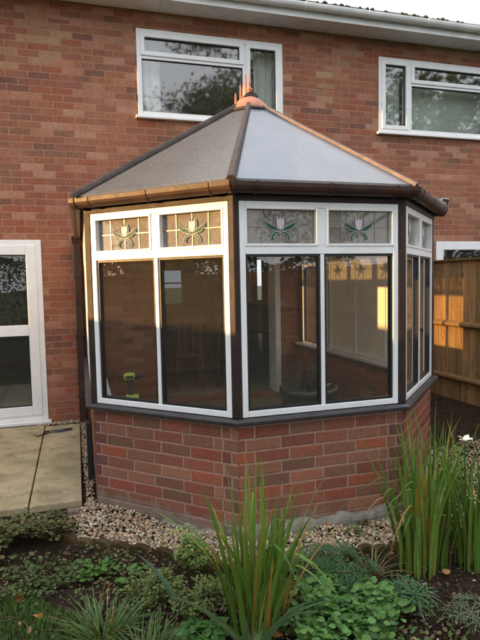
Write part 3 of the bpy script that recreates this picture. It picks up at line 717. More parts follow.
# grey sensor left, white floodlight right, white fitting at left edge
r = thing('wall_sensor', 'small grey sensor box on the brick wall above the brown downpipe', 'sensor', (-1.385, 0, 2.10))
m = MB(); m.box(-1.415, -1.355, -.03, -.001, 2.07, 2.14); m.build('base', M['upvc_old'], r, bevel=.006)
m = MB(); m.lathe((-1.385, -.055, 2.075), [(0, -.02), (.02, -.012), (.032, .01), (.034, .04), (.02, .055), (0, .058)], 14); m.build('dome', M['hip'], r, smooth=True)
r = thing('floodlight', 'small white floodlight on the brick wall beside the right end of the brown gutter', 'wall light', (3.36, 0, 2.5))
m = MB(); m.tube([(3.36, -.001, 2.46), (3.36, -.05, 2.46), (3.36, -.09, 2.49)], .02, 10); m.build('bracket', M['upvc'], r)
Fl = Fr((3.28, -.15), (3.42, -.11)); m = MB(); m.hexa([Fl(0, 2.47, .0), Fl(.15, 2.47, 0), Fl(.13, 2.46, -.07), Fl(.02, 2.46, -.07), Fl(0, 2.58, .03), Fl(.15, 2.58, .03), Fl(.13, 2.57, -.06), Fl(.02, 2.57, -.06)]); m.build('housing', M['upvc'], r, bevel=.005)
m = MB(); m.hexa([Fl(.012, 2.485, .006), Fl(.138, 2.485, .006), Fl(.138, 2.485, .002), Fl(.012, 2.485, .002), Fl(.012, 2.568, .034), Fl(.138, 2.568, .034), Fl(.138, 2.568, .026), Fl(.012, 2.568, .026)]); m.build('lens', M['hip'], r)
r = thing('wall_light', 'white fitting on the brickwork cut off by the left edge of the photo', 'wall light', (-2.14, 0, 3.78))
m = MB(); m.box(-2.19, -2.11, -.03, -.001, 3.70, 3.80); m.build('base', M['upvc'], r, bevel=.006)
m = MB(); m.lathe((-2.15, -.07, 3.70), [(0, -.02), (.03, 0), (.04, .04), (.03, .07), (0, .08)], 14); m.build('lamp', M['upvc'], r, smooth=True)

# ------------------------------------------------------------------ fences
def fence(name, x, y0, y1, top, face, label, bw=.125, posts=1.83):
    r = thing(name, label, 'fence', (x, y0, 0)); rr = random.Random(int(abs(x)*10)); m = MB(); y = y0
    while y > y1:
        k = rr.uniform(.72, 1.12); t = rr.uniform(-.004, .004); a, b = x, x-face*.012
        c = (k, k*rr.uniform(.95, 1.03), k*rr.uniform(.9, 1.05))
        xx0, xx1 = (x+face*.0, x+face*.018)
        m.hexa([(x+face*(.020+t), y, -.12), (x+face*(.006+t), y-bw-.012, -.12), (x+face*(-.004), y-bw-.012, -.12), (x+face*.002, y, -.12),
                (x+face*(.020+t), y, top), (x+face*(.006+t), y-bw-.012, top), (x+face*(-.004), y-bw-.012, top), (x+face*.002, y, top)], c)
        y -= bw
    m.build('boards', M['fence'], r)
    for z in (.235, .925):
        m = MB(); m.cc = (.8, .8, .78); xi = x+face*.024; xo = x+face*.075
        m.hexa([(xi, y0-.02, z-.04), (xi, y1, z-.04), (xo, y1, z-.012), (xo, y0-.02, z-.012), (xi, y0-.02, z+.045), (xi, y1, z+.045), (xo, y1, z+.018), (xo, y0-.02, z+.018)]); m.build('rail', M['fence'], r, bevel=.003)
    m = MB(); m.cc = (.55, .58, .5); m.hexa([(x-.03, y0, top+.001), (x+.075*face if face > 0 else x+.03, y0, top+.001), (x+.03, y1, top+.001), (x-.03, y1, top+.001), (x-.03, y0, top+.026), (x+.03, y0, top+.026), (x+.03, y1, top+.026), (x-.03, y1, top+.026)] if face > 0 else
           [(x-.06, y0, top+.001), (x-.06, y1, top+.001), (x+.03, y1, top+.001), (x+.03, y0, top+.001), (x-.06, y0, top+.022), (x-.06, y1, top+.022), (x+.03, y1, top+.026), (x+.03, y0, top+.026)]); m.build('capping', M['fence'], r, bevel=.003)
    y = y0-.06
    while y > y1:
        m = MB(); m.cc = (.5, .52, .45); m.box(min(x-.02*face, x-.11*face), max(x-.02*face, x-.11*face), y-.05, y+.05, -.12, top-.02); m.build('post', M['fence'], r, bevel=.004); y -= posts
    return r
fence('boundary_fence', 3.244, -.03, -17, 1.735, -1, 'orange brown vertical board fence running from the house wall on the right')
fence('sun_screen_fence', -5.4, -.0, -1.3, 1.32, 1, 'unseen low board fence added on the far left, cut down to let low sun through')  # unseen fence, height shaped to pass sun towards the right-hand fence
fence('sun_screen_fence', -5.4, -1.3, -17, 1.62, 1, 'unseen tall board fence added along the far left to set the shadow edge')  # unseen fence, height shaped for the sun's lower edge on the windows

# ------------------------------------------------------------------ plants
def rnd(a, b): return random.uniform(a, b)
def vary(c, a=.25):
    k = 1+rnd(-a, a); return (max(0, c[0]*k*rnd(.85, 1.15)), max(0, c[1]*k), max(0, c[2]*k*rnd(.85, 1.15)))
def blade(m, base, ang, lean, h, wd, c, seg=7, droop=1.6, tw=0, tipc=None):
    d = Vector((cos(ang), sin(ang), 0)); sd_ = Vector((-sin(ang+tw), cos(ang+tw), 0)); base = Vector(base); pts = []; wob_ = rnd(0, .012); ph_ = rnd(0, 6); kk_ = random.choice([.6, .7, .8]) if (h > .5 and random.random() < .16) else 0; kd_ = 1 if random.random() < .8 else -1
    for i in range(seg+1):
        t = i/seg; out = lean*(t**droop)*h; z = h*t*(1-.35*lean*t**2)
        wv = wd*(1-t**2.2)*(.55+.45*min(1, t*4))+.0004
        p = base+d*out+Vector((0, 0, z))+sd_*(wob_*sin(t*5+ph_)*h)
        if kk_ and t > kk_:
            e_ = (t-kk_)*h; p = pts[int(kk_*seg)][0]+d*e_*.75*kd_-Vector((0, 0, e_*.55*(t-kk_)*3))
        pts.append((p, wv))
    for i in range(seg):
        (p, a), (q, b) = pts[i], pts[i+1]; nrm = d*.25*a
        tt = i/seg; cc = (c[0]*(1.35-.45*tt), c[1]*(1.12-.2*tt), c[2]*(1.2-.3*tt))
        if tipc and i >= seg-2: cc = tipc
        m.face([p-sd_*a, p+nrm, q+d*.25*b, q-sd_*b], None, cc); m.face([p+nrm, p+sd_*a, q+sd_*b, q+d*.25*b], None, tuple(x*.92 for x in cc))
def strap_clump(name, label, cat, cx, cy, r, n, h, wd, cols, lean=(.05, .5), dry=.08, group=None, extra=None, droop=(1.4, 2.4)):
    m = MB()
    for i in range(n):
        a = rnd(0, 2*pi); q = r*sqrt(random.random()); x, y = cx+q*cos(a), cy+q*sin(a)*.8
        aa = a+rnd(-.8, .8); c = vary(random.choice(cols)); tip = None
        if random.random() < dry: c = vary((.30, .17, .05)) if random.random() < .5 else c; tip = vary((.36, .20, .05))
        blade(m, (x, y, gz(x, y)-.02), aa, rnd(*lean), h*rnd(.55, 1.02), wd*rnd(.7, 1.15), c, 9, rnd(*droop), rnd(-.9, .9), tip)
    if extra: extra(m)
    return m.build(name, M['leaf'], fix=False, label=label, cat=cat, group=group)
def leaf_face(m, p, d, up, L, W, c, shape='oval'):
    d = d.normalized(); s = d.cross(up).normalized(); n = s.cross(d)
    if shape == 'oval': o = [(0, 0), (.3, .42), (.65, .40), (1, 0), (.65, -.40), (.3, -.42)]
    elif shape == 'round': o = [(.0, 0), (.02, .30), (.22, .50), (.42, .46), (.52, .56), (.74, .44), (.80, .28), (1, .22), (1.02, -.05), (.92, -.2), (.82, -.40), (.6, -.46), (.46, -.56), (.22, -.48), (.04, -.32)]
    else: o = [(0, 0), (.4, .16), (.8, .12), (1, 0), (.8, -.12), (.4, -.16)]
    pts = [p+d*(a*L)+s*(b*W)+n*(.16*L*(4*b*b-.3)*(-1 if shape == 'round' else 1)-.22*L*a*a) for a, b in o]
    mid = p+d*(.5*L)-n*.03*L
    for i in range(len(pts)):
        a, b = pts[i], pts[(i+1) % len(pts)]; m.face([mid, a, b], None, c)
def bush(name, label, cat, cx, cy, r, h, n, L, W, cols, shape='oval', stems=12, zb=None, group=None, flat=.6):
    m = MB(); z0 = gz(cx, cy)-.01 if zb is None else zb
    st = []
    for i in range(stems):
        a = rnd(0, 2*pi); q = sqrt(random.random()); tip = Vector((cx+r*q*cos(a), cy+r*q*sin(a), z0+h*rnd(.6, 1)*(1-.45*q*q)))
        b = Vector((cx+r*.25*q*cos(a), cy+r*.25*q*sin(a), z0)); mid = b.lerp(tip, .55)+Vector((0, 0, h*.12)); st.append((b, mid, tip)); m.tube([b, mid, tip], [.004, .003, .0015], 4, vary((.10, .09, .04)))
    for i in range(n):
        b, md, tp = random.choice(st); t = rnd(.15, 1)**.6
        p = (b.lerp(md, t*2) if t < .5 else md.lerp(tp, t*2-1))
        p = p+Vector((rnd(-1, 1), rnd(-1, 1), rnd(-.5, .8)))*r*.16
        d = Vector((p.x-cx, p.y-cy, 0))
        if d.length < .01: d = Vector((1, 0, 0))
        d = d.normalized()+Vector((rnd(-1, 1), rnd(-1, 1), rnd(-.2, .9)))*.8
        k = rnd(.6, 1.15); leaf_face(m, p, d, Vector((rnd(-.3, .3), rnd(-.3, .3), 1)), L*k, W*k, vary(random.choice(cols)), shape)
    return m.build(name, M['leaf'], fix=False, label=label, cat=cat, group=group)
def whorls(name, label, cat, cx, cy, r, h, n, L, W, cols, nl=9, group=None):
    m = MB(); z0 = gz(cx, cy)
    for i in range(n):
        a = rnd(0, 2*pi); q = sqrt(random.random()); hh = h*(1-.4*q)*rnd(.6, 1)
        p = Vector((cx+r*q*cos(a), cy+r*q*sin(a), z0+hh)); m.tube([(cx+r*.2*q*cos(a), cy+r*.2*q*sin(a), z0-.01), p-Vector((0, 0, .01))], .0025, 4, vary((.07, .08, .03)))
        c0 = vary(random.choice(cols), .2); tilt = Vector((cos(a)*q*.6+rnd(-.2, .2), sin(a)*q*.6+rnd(-.2, .2)-.15, 1)).normalized()
        a1 = tilt.orthogonal().normalized(); b1 = tilt.cross(a1); k = rnd(.7, 1.1); ph = rnd(0, 6)
        for j in range(nl):
            d = a1*cos(2*pi*j/nl+ph)+b1*sin(2*pi*j/nl+ph)+tilt*rnd(.15, .4); leaf_face(m, p, d, tilt, L*k*rnd(.85, 1.1), W*k, vary(c0, .1), 'thin' if W < L*.5 else 'oval')
    return m.build(name, M['leaf'], fix=False, label=label, cat=cat, group=group)
G1 = [(.095, .19, .028), (.12, .225, .036), (.065, .15, .024), (.16, .24, .05)]
random.seed(21)
def cen_extra(m):
    for k in range(7): blade(m, (-.78+.01*k, -4.2, -.03), rnd(2.3, 3.6), rnd(.45, .75), rnd(.6, .85), .013, vary(random.choice(G1)), 10, 1.35)
       # a few dry, bent straw leaves
    blade(m, (-.62, -4.22, -.03), .3, .40, .60, .011, (.34, .20, .08), 8, 1.5); blade(m, (-.60, -4.2, -.03), .1, .62, .50, .008, (.30, .22, .06), 8, 1.4)
strap_clump('iris_clump', 'tall sword leaved green clump in front of the middle of the brick wall', 'plant', -.73, -4.20, .12, 80, .84, .0120, G1, (.02, .42), .12, extra=cen_extra, droop=(1.3, 2.0))
strap_clump('iris_clump', 'low fan of broad strap leaves spreading at the foot of the tall middle clump', 'plant', -.80, -4.32, .015, 14, .36, .016, [(.060, .12, .05), (.07, .14, .05)], (.6, 1.3), 0, droop=(1.1, 1.6))
def right_extra(m):
    for k in range(5): blade(m, (.25+.03*k, -3.98, -.03), rnd(2.4, 4.2), rnd(.3, .7), .75, .008, (.30, .16, .05), 9, 1.6)
strap_clump('iris_clump', 'tall sword leaved green clump just right of the conservatory corner', 'plant', .30, -3.98, .14, 78, .88, .0115, G1, (.02, .32), .10, extra=right_extra, droop=(1.3, 2.0))
strap_clump('iris_clump', 'dense sword leaved green clump cut off by the right edge of the photo', 'plant', .66, -4.0, .16, 90, .92, .012, G1, (.02, .34), .06, droop=(1.3, 2.1))
strap_clump('iris_clump', 'slender sword leaved clump behind the two tall ones at the fence side', 'plant', .62, -3.60, .14, 40, .82, .010, G1, (.02, .3), .06)
m = MB(); random.seed(5)
for j in range(6):
    a = j*pi/3; leaf_face(m, Vector((.415, -4.16, .70)), Vector((cos(a), sin(a)*.6-.3, .7)), Vector((0, 0, 1)), .045, .035, (.8, .8, .78), 'oval')
m.tube([(.47, -4.1, -.03), (.45, -4.12, .4), (.415, -4.16, .70)], .003, 5, (.06, .12, .03))
m.build('white_flower', M['leaf'], fix=False, label='single white bloom on a thin stem at the right edge', cat='flower')

random.seed(33)
# blue-green broad leaf rising at lower left-centre
m = MB(); blade(m, (-1.02, -4.02, -.06), 2.55, .62, .40, .020, (.05, .105, .065), 10, 1.3, 0); blade(m, (-1.01, -4.03, -.06), 2.2, .8, .20, .014, (.07, .12, .05), 8, 1.2); blade(m, (-1.0, -4.0, -.06), .9, 1.0, .20, .012, (.09, .14, .05), 8, 1.2)
m.build('broad_leaf_plant', M['leaf'], fix=False, label='single long blue green leaf arching left at the lower middle of the bed', cat='plant')
strap_clump('grass_tuft', 'rounded tuft of fine grey green grass at the lower left of the bed', 'grass', -1.40, -3.98, .09, 230, .215, .0030, [(.075, .15, .04), (.11, .19, .06), (.06, .115, .03)], (.3, 1.3), .03, droop=(1.2, 1.8))
strap_clump('grass_tuft', 'smaller tuft of fine grass at the bottom edge left of the long blue leaf', 'grass', -1.22, -4.20, .09, 170, .18, .0030, [(.065, .13, .035), (.09, .155, .045)], (.3, 1.2), .03, droop=(1.2, 1.8))
strap_clump('grass_tuft', 'loose tuft of thin arching blades beside the dark green mound', 'grass', -.02, -3.98, .05, 46, .20, .004, [(.08, .12, .035), (.16, .16, .06)], (.5, 1.5), .2, droop=(1.1, 1.6))
GER = [(.065, .155, .035), (.085, .185, .045), (.05, .12, .03), (.10, .20, .05)]
bush('geranium', 'dense mound of rounded bright green leaves at the bottom centre right', 'plant', -.36, -4.30, .31, .18, 1500, .036, .038, GER, 'round', 40)
bush('geranium', 'bright green lobed leaves right of the long blue green leaf', 'plant', -.98, -4.22, .13, .10, 160, .042, .038, [(.065, .16, .035), (.05, .13, .03)], 'round', 14)
whorls('feathery_plant', 'blue green feathery mound behind the dark green geranium', 'plant', -.24, -3.95, .24, .18, 95, .060, .012, [(.06, .13, .055), (.075, .15, .065)], 10)
whorls('lupin', 'low plant with star shaped fingered leaves on the soil right of the mound', 'plant', .00, -4.26, .13, .14, 15, .095, .030, [(.07, .155, .070), (.055, .125, .055)], 8)
whorls('lupin', 'pale grey green plant with small fingered leaves at the bottom right on bare soil', 'plant', .20, -4.48, .12, .12, 24, .05, .014, [(.13, .17, .10), (.10, .14, .08)], 8)
bush('sedum', 'small upright bush of pale green tufts standing in front of the gravel', 'plant', -.92, -3.68, .095, .30, 950, .025, .015, [(.17, .24, .07), (.13, .20, .055), (.21, .26, .09)], 'oval', 20)
bush('euphorbia', 'olive green bushy patch below the gravel at the left of the long leaf', 'plant', -1.12, -3.80, .17, .17, 800, .022, .013, [(.12, .165, .045), (.155, .185, .055), (.085, .12, .035)], 'oval', 36)
bush('euphorbia', 'olive leafy patch between the long leaf and the small upright bush', 'plant', -.92, -3.96, .18, .17, 700, .022, .014, [(.11, .16, .04), (.15, .18, .055), (.08, .12, .03)], 'oval', 30)
bush('heuchera', 'dull purplish green leafy clump under the patio corner at the left edge', 'plant', -1.95, -2.93, .24, .19, 900, .028, .028, [(.11, .13, .045), (.13, .11, .05), (.08, .10, .035), (.16, .16, .07)], 'round', 30)
bush('heuchera', 'dull bronze leafy clump against the front edge of the paving', 'plant', -1.66, -2.90, .19, .15, 650, .026, .026, [(.11, .11, .045), (.14, .11, .055), (.08, .10, .035)], 'round', 24)
bush('ground_plant', 'flat patch of green leaves in the shade below the bronze clump', 'plant', -1.72, -3.42, .24, .07, 340, .032, .024, [(.05, .09, .025), (.07, .10, .03)], 'oval', 30)
bush('strawberry_plant', 'bright green small leaved plant in the bare soil at the left', 'plant', -1.40, -3.42, .12, .09, 75, .038, .032, [(.075, .165, .03), (.06, .14, .03)], 'round', 14)
bush('strawberry_plant', 'few bright leaves sprouting at the gravel edge', 'plant', -1.25, -3.56, .10, .07, 40, .036, .030, [(.08, .17, .03), (.06, .13, .03)], 'round', 9)
bush('gravel_seedling', 'little green seedling growing in the gravel under the right window', 'plant', .10, -3.60, .05, .05, 26, .035, .018, [(.09, .17, .04)], 'oval', 7)
bush('gravel_seedling', 'sprig of weeds against the wall foot near the right corner', 'plant', .22, -3.47, .04, .07, 24, .03, .012, [(.08, .12, .05), (.14, .12, .06)], 'oval', 7)

# low weeds between the named plants
random.seed(44); m = MB()
for i in range(4200):
    x, y = rnd(-2.3, .1), rnd(-4.6, -3.1)
    if (x < -1.52 and y < -3.42) or y > edge_y(x)-.05 or (x > -1.0 and y > -4.0 and random.random() < .6): continue
    leaf_face(m, Vector((x, y, gz(x, y)+rnd(0, .035))), Vector((rnd(-1, 1), rnd(-1, 1), rnd(.1, .8))), Vector((0, 0, 1)), rnd(.012, .03), rnd(.010, .022), vary(random.choice([(.06, .12, .025), (.10, .14, .045), (.05, .09, .025), (.14, .12, .06), (.16, .10, .06)])), random.choice(['oval', 'round']))
m.build('ground_cover', M['leaf'], fix=False, label='sprinkling of tiny weeds over the soil', cat='weeds', kind='stuff')

# lawn grass at lower left and behind the camera near field
m = MB(); random.seed(9)
for i in range(20000):
    x, y = rnd(-2.9, -1.5), rnd(-4.5, -3.45)
    if x > -1.60-.10*sin(y*5)+(-3.55-y)*.30: continue
    a = rnd(0, 6.28); h = rnd(.02, .05); z = gz(x, y)-.005; d = Vector((cos(a), sin(a), 0))*h*rnd(.1, .8); s2 = Vector((-sin(a), cos(a), 0))*.0018
    p = Vector((x, y, z)); m.face([p-s2, p+s2, p+d+Vector((0, 0, h))], None, vary(random.choice([(.06, .14, .02), (.08, .17, .03), (.05, .11, .018)])))
m.build('lawn_grass', M['leaf'], fix=False, label='short dark lawn in the lower left corner', cat='grass', kind='stuff')

# ---- fallen leaves
def fallen(x, y, L, c, label, ang):
    m = MB(); z = gz(x, y)+.02; d = Vector((cos(ang), sin(ang), rnd(-.1, .2))); leaf_face(m, Vector((x, y, z)), d, Vector((rnd(-.3, .3), -.35, 1)), L, L*.8, c, 'round')
    m.build('fallen_leaf', M['leaf'], fix=False, label=label, cat='leaf', group='fallen autumn leaves')
random.seed(12)
FL = [(-1.76, -3.52, .075, (.55, .17, .035), 'bright orange fallen leaf lying at the edge of the lawn'),
      (-1.70, -3.76, .055, (.50, .20, .06), 'small dull orange leaf lying on the grass below the bright one'),
      (-.66, -4.31, .06, (.42, .17, .06), 'reddish brown fallen leaf at the foot of the tall middle clump'),
      (-.90, -4.36, .04, (.50, .19, .05), 'small orange leaf among the bright green lobed leaves'),
      (-1.56, -3.32, .07, (.35, .24, .13), 'curled tan leaf on the soil left of the gravel'),
      (-.13, -4.06, .05, (.30, .08, .04), 'dark red leaf between the feathery mound and the loose grass'),
      (-.02, -3.44, .05, (.36, .15, .07), 'brown leaf on the gravel at the wall foot'),
      (.38, -4.1, .04, (.40, .20, .09), 'pale brown leaf on the bare soil below the right clump')]
for x, y, L, c, lb in FL: fallen(x, y, L, c, lb, rnd(0, 6))

# ------------------------------------------------------------------ gravel and clods (numpy)
t = (1+sqrt(5))/2
IV = np.array([(-1, t, 0), (1, t, 0), (-1, -t, 0), (1, -t, 0), (0, -1, t), (0, 1, t), (0, -1, -t), (0, 1, -t), (t, 0, -1), (t, 0, 1), (-t, 0, -1), (-t, 0, 1)], float)/sqrt(1+t*t)
IF = np.array([(0, 11, 5), (0, 5, 1), (0, 1, 7), (0, 7, 10), (0, 10, 11), (1, 5, 9), (5, 11, 4), (11, 10, 2), (10, 7, 6), (7, 1, 8), (3, 9, 4), (3, 4, 2), (3, 2, 6), (3, 6, 8), (3, 8, 9), (4, 9, 5), (2, 4, 11), (6, 2, 10), (8, 6, 7), (9, 8, 1)])
def stones(name, pts, sizes, cols, mat, flat=.62, smooth=True, **tk):
    n = len(pts); V = np.repeat(IV[None], n, 0)*(1+RS.uniform(-.22, .22, (n, 12, 1)))
    sc = np.stack([sizes*RS.uniform(.7, 1.3, n), sizes*RS.uniform(.6, 1.0, n), sizes*flat*RS.uniform(.7, 1.2, n)], 1); V = V*sc[:, None, :]
    q = RS.normal(size=(n, 4))*np.array([1, .25, .25, 1]); q /= np.linalg.norm(q, axis=1)[:, None]; w0, x, y, z = q.T
    R = np.stack([np.stack([1-2*(y*y+z*z), 2*(x*y-z*w0), 2*(x*z+y*w0)], -1), np.stack([2*(x*y+z*w0), 1-2*(x*x+z*z), 2*(y*z-x*w0)], -1), np.stack([2*(x*z-y*w0), 2*(y*z+x*w0), 1-2*(x*x+y*y)], -1)], 1)
    V = np.einsum('nij,nkj->nki', R, V)+pts[:, None, :]
    Fc = (IF[None]+(np.arange(n)*12)[:, None, None]).reshape(-1, 3)
    me = bpy.data.meshes.new(name); me.from_pydata(V.reshape(-1, 3).tolist(), [], Fc.tolist())
    ca = me.color_attributes.new('Col', 'FLOAT_COLOR', 'CORNER'); a = np.ones((len(me.loops), 4), np.float32); a[:, :3] = np.repeat(cols, 60, axis=0); ca.data.foreach_set('color', a.ravel())
    me.materials.append(mat)
    if smooth: me.shade_smooth()
    o = bpy.data.objects.new(name, me); COL.objects.link(o); tag(o, **tk); return o
PC = np.array([(.52, .42, .27), (.60, .50, .36), (.40, .29, .18), (.32, .24, .15), (.54, .40, .25), (.22, .16, .10), (.64, .58, .46), (.42, .23, .13), (.38, .33, .26), (.58, .46, .30)])
pts = []
while len(pts) < 9500:
    x, y = RS.uniform(-1.9, 2.2), RS.uniform(-3.85, -2.3)
    if y < edge_y(x)+.02 or in_cons(x, y, .02): continue
    if x < -1.42 and y > -2.54: continue
    if x < -1.50 and y > -2.75 and RS.rand() < .7: continue
    if x > .9 and RS.rand() < .6: continue
    pts.append((x, y, gz(x, y)+RS.uniform(-.006, .012)))
for i in range(900):
    x, y = RS.uniform(-1.432, -1.358), RS.uniform(-2.5, -.02); pts.append((x, y, -.03+.045*min(1, max(0, (-y-1.5)))*0+RS.uniform(-.004, .018)))
for i in range(260):
    x, y = RS.uniform(-1.9, -1.42), RS.uniform(-.14, -.02); pts.append((x, y, -.01+RS.uniform(0, .01)))
pts = np.array(pts); n = len(pts)
stones('gravel', pts, RS.uniform(.006, .0135, n), PC[RS.randint(0, len(PC), n)]*RS.uniform(.7, 1.15, (n, 1)), M['pebble'], label='pale mixed gravel between the low wall and the log edging', cat='gravel', kind='stuff')
pts = []
for i in range(420):
    x, y = RS.uniform(-1.6, 1.2), RS.uniform(-4.7, -3.7)
    if y > edge_y(x): continue
    if x < -.1 and RS.rand() < .7: continue
    pts.append((x, y, gz(x, y)-.002))
pts = np.array(pts); n = len(pts)
stones('scattered_pebbles', pts, RS.uniform(.003, .009, n), PC[RS.randint(0, len(PC), n)], M['pebble'], label='stray pale pebbles scattered over the dark soil', cat='pebbles', kind='stuff')
pts = []
for i in range(9000):
    x, y = RS.uniform(-2.2, 1.3), RS.uniform(-4.9, -3.0)
    if y > edge_y(x)-.03: continue
    pts.append((x, y, gz(x, y)-.006))
pts = np.array(pts); n = len(pts); CC = np.array([(.035, .022, .014), (.055, .035, .022), (.08, .05, .03), (.025, .017, .012), (.11, .07, .04)])
stones('soil_crumbs', pts, RS.gamma(2.2, .0024, n)+.002, CC[RS.randint(0, 5, n)], M['clod'], .7, False, label='loose dark crumbs of soil and bark over the bed', cat='soil', kind='stuff')

# ---- log edging
m = MB(); random.seed(6); P = [Vector((x, y, 0)) for x, y in EDGE[1:10]]; dist = 0
for a, b in zip(P[:-1], P[1:]):
    L = (b-a).length; nlog = max(1, int(L/rnd(.08, .13))); tdir = (b-a).normalized(); out = Vector((tdir.y, -tdir.x, 0))
    for i in range(nlog):
        u0, u1 = L*i/nlog+.002, L*(i+1)/nlog-.002; rad = (u1-u0)/2; ctr = a+tdir*((u0+u1)/2); z0 = gz(ctr.x, ctr.y)
        top = z0+(.002 if ctr.x < -.95 else .012)+rnd(-.008, .006); c = vary((.24, .26, .22), .35)
        ring = [(cos(k*pi/8)*rad, sin(k*pi/8)*rad*.5) for k in range(9)]
        poly = [ctr+tdir*x+Vector((0, 0, top-.018+yy)) for x, yy in ring]
        poly = [ctr+tdir*rad+Vector((0, 0, z0-.12))]+poly+[ctr-tdir*rad+Vector((0, 0, z0-.12))]
        m.prism([p+out*.022 for p in poly], -out*.045, c)
m.build('log_edging', M['log'], label='weathered scalloped timber edging between the gravel and the soil', cat='garden edging', bevel=.004)
# dropped brick fragment by patio corner
m = MB(); m.hexa([(-1.56, -2.60, -.07), (-1.43, -2.585, -.07), (-1.43, -2.53, -.07), (-1.56, -2.54, -.07), (-1.555, -2.60, -.018), (-1.435, -2.585, -.012), (-1.435, -2.53, -.02), (-1.555, -2.54, -.015)], (.30, .11, .075))
m.build('loose_brick', M['bricks_geo'], bevel=.004, label='red brick set under the corner of the paving slab', cat='brick')

# ---- tool on the patio
r = thing('hand_tool', 'thin dark tool with a blue grey grip lying on the slabs by the house wall', 'tool', (-1.66, -.50, .012))
m = MB(); m.tube([(-1.69, -.55, .024), (-1.60, -.52, .026), (-1.52, -.50, .024)], [.011, .014, .012], 8); m.build('grip', M['tool_blue'], r, smooth=True)
m = MB(); m.tube([(-1.69, -.55, .022), (-1.78, -.57, .018), (-1.86, -.66, .016), (-1.88, -.62, .02)], .005, 6); m.tube([(-1.80, -.56, .02), (-1.74, -.48, .018), (-1.62, -.46, .018)], .005, 6); m.tube([(-1.80, -.60, .02), (-1.78, -.54, .03), (-1.75, -.52, .02)], .009, 6); m.build('prongs', M['black'], r)

# ---- interior: drill, pot, table and chairs, curtains
r = thing('cordless_drill', 'lime green cordless drill standing on the inside sill of the left window', 'drill', (-1.09, -2.71, .751))
dx_, dy_ = -1.10, -2.71
m = MB(); m.tube([(dx_-.056, dy_, .905), (dx_-.052, dy_, .905), (dx_-.03, dy_, .907), (dx_+.012, dy_, .907), (dx_+.018, dy_, .905)], [.012, .022, .027, .026, .021], 16); m.build('body', M['lime'], r, smooth=True)
m = MB(); m.tube([(dx_+.0185, dy_, .905), (dx_+.03, dy_, .905), (dx_+.046, dy_, .905)], [.023, .022, .017], 14); m.box(dx_-.045, dx_+.005, dy_-.0285, dy_-.026, .898, .914); m.box(dx_-.024, dx_+.002, dy_-.017, dy_-.013, .84, .872); m.build('collar', M['black'], r)
m = MB(); m.hexa([(dx_-.028, dy_-.014, .775), (dx_+.012, dy_-.014, .775), (dx_+.012, dy_+.014, .775), (dx_-.028, dy_+.014, .775), (dx_-.034, dy_-.016, .90), (dx_+.004, dy_-.016, .90), (dx_+.004, dy_+.016, .90), (dx_-.034, dy_+.016, .90)]); m.build('handle', M['black'], r, bevel=.006)
m = MB(); m.tube([(dx_+.045, dy_, .905), (dx_+.06, dy_, .905), (dx_+.085, dy_, .905)], [.014, .012, .006], 10); m.tube([(dx_+.085, dy_, .905), (dx_+.12, dy_, .903)], .002, 5); m.build('chuck', M['black'], r)
m = MB(); m.box(dx_-.045, dx_+.04, dy_-.028, dy_+.028, .751, .782); m.build('battery', M['lime'], r, bevel=.006)
r = thing('plant_pot', 'large dark glazed pot standing inside the conservatory behind the right window', 'plant pot', (.18, -2.75, .09))
m = MB(); m.lathe((.18, -2.75, .09), [(0, 0), (.14, 0), (.16, .05), (.185, .35), (.20, .60), (.215, .62), (.215, .655), (.195, .66), (.185, .62), (0, .60)], 28); m.build('pot', M['pot'], r, smooth=True)
m = MB(); random.seed(8)
for i in range(16): blade(m, (.18+rnd(-.05, .05), -2.75+rnd(-.05, .05), .68), rnd(0, 6.28), rnd(.4, 1.1), rnd(.2, .42), .012, (.02, .035, .015), 7)
m.build('foliage', M['leaf'], r, fix=False)
r = thing('dining_table', 'dark wooden table inside the house seen through the left window', 'table', (.15, 1.5, .1))
m = MB(); m.box(-.45, .95, 1.1, 1.9, .82, .86); m.build('tabletop', M['wood_dark'], r, bevel=.005)
for x, y in ((-.38, 1.17), (.88, 1.17), (-.38, 1.83), (.88, 1.83)): m = MB(); m.box(x-.03, x+.03, y-.03, y+.03, .1, .82); m.build('leg', M['wood_dark'], r)
def chair(x, y, f, lb):
    r = thing('dining_chair', lb, 'chair', (x, y, .1), 'dining chairs at the dark table')
    m = MB(); m.box(x-.2, x+.2, y-.2, y+.2, .54, .58); m.build('seat', M['wood_dark'], r, bevel=.01)
    m = MB(); 
    for k in range(4): m.box(x-.17+k*.1, x-.13+k*.1, y+f*.18-.01, y+f*.18+.01, .58, 1.02)
    m.box(x-.2, x+.2, y+f*.18-.014, y+f*.18+.014, 1.0, 1.1); m.build('backrest', M['wood_dark'], r)
    for a, b in ((-.17, -.17), (.17, -.17), (-.17, .17), (.17, .17)): m = MB(); m.box(x+a-.02, x+a+.02, y+b-.02, y+b+.02, .1, .54); m.build('leg', M['wood_dark'], r)
chair(0.0, .85, -1, 'dark dining chair on the near side of the table, seen through the left window')
chair(.55, .85, -1, 'dark dining chair at the near side of the table, the one further right')
def curtain(x0, x1, y, z0, z1, amp, lam, lb, mat):
    m = MB(); N = int((x1-x0)/.012); 
    P = [(x0+(x1-x0)*i/N, y+amp*sin(2*pi*(x0+(x1-x0)*i/N)/lam)+amp*.4*sin(2*pi*i/N*2.3)) for i in range(N+1)]
    for (a, b), (c, d) in zip(P[:-1], P[1:]): m.hexa([(a, b, z0), (c, d, z0), (c, d+.004, z0), (a, b+.004, z0), (a, b, z1), (c, d, z1), (c, d+.004, z1), (a, b+.004, z1)])
    m.build('curtain', mat, fix=False, label=lb, cat='curtain')
curtain(-.66, -.36, .20, 3.38, 4.45, .022, .075, 'pale curtain gathered at the left side of the window over the conservatory', M['curtain'])
curtain(.80, 1.10, .20, 3.38, 4.45, .024, .08, 'pale curtain gathered at the right side of the window over the conservatory', M['curtain'])
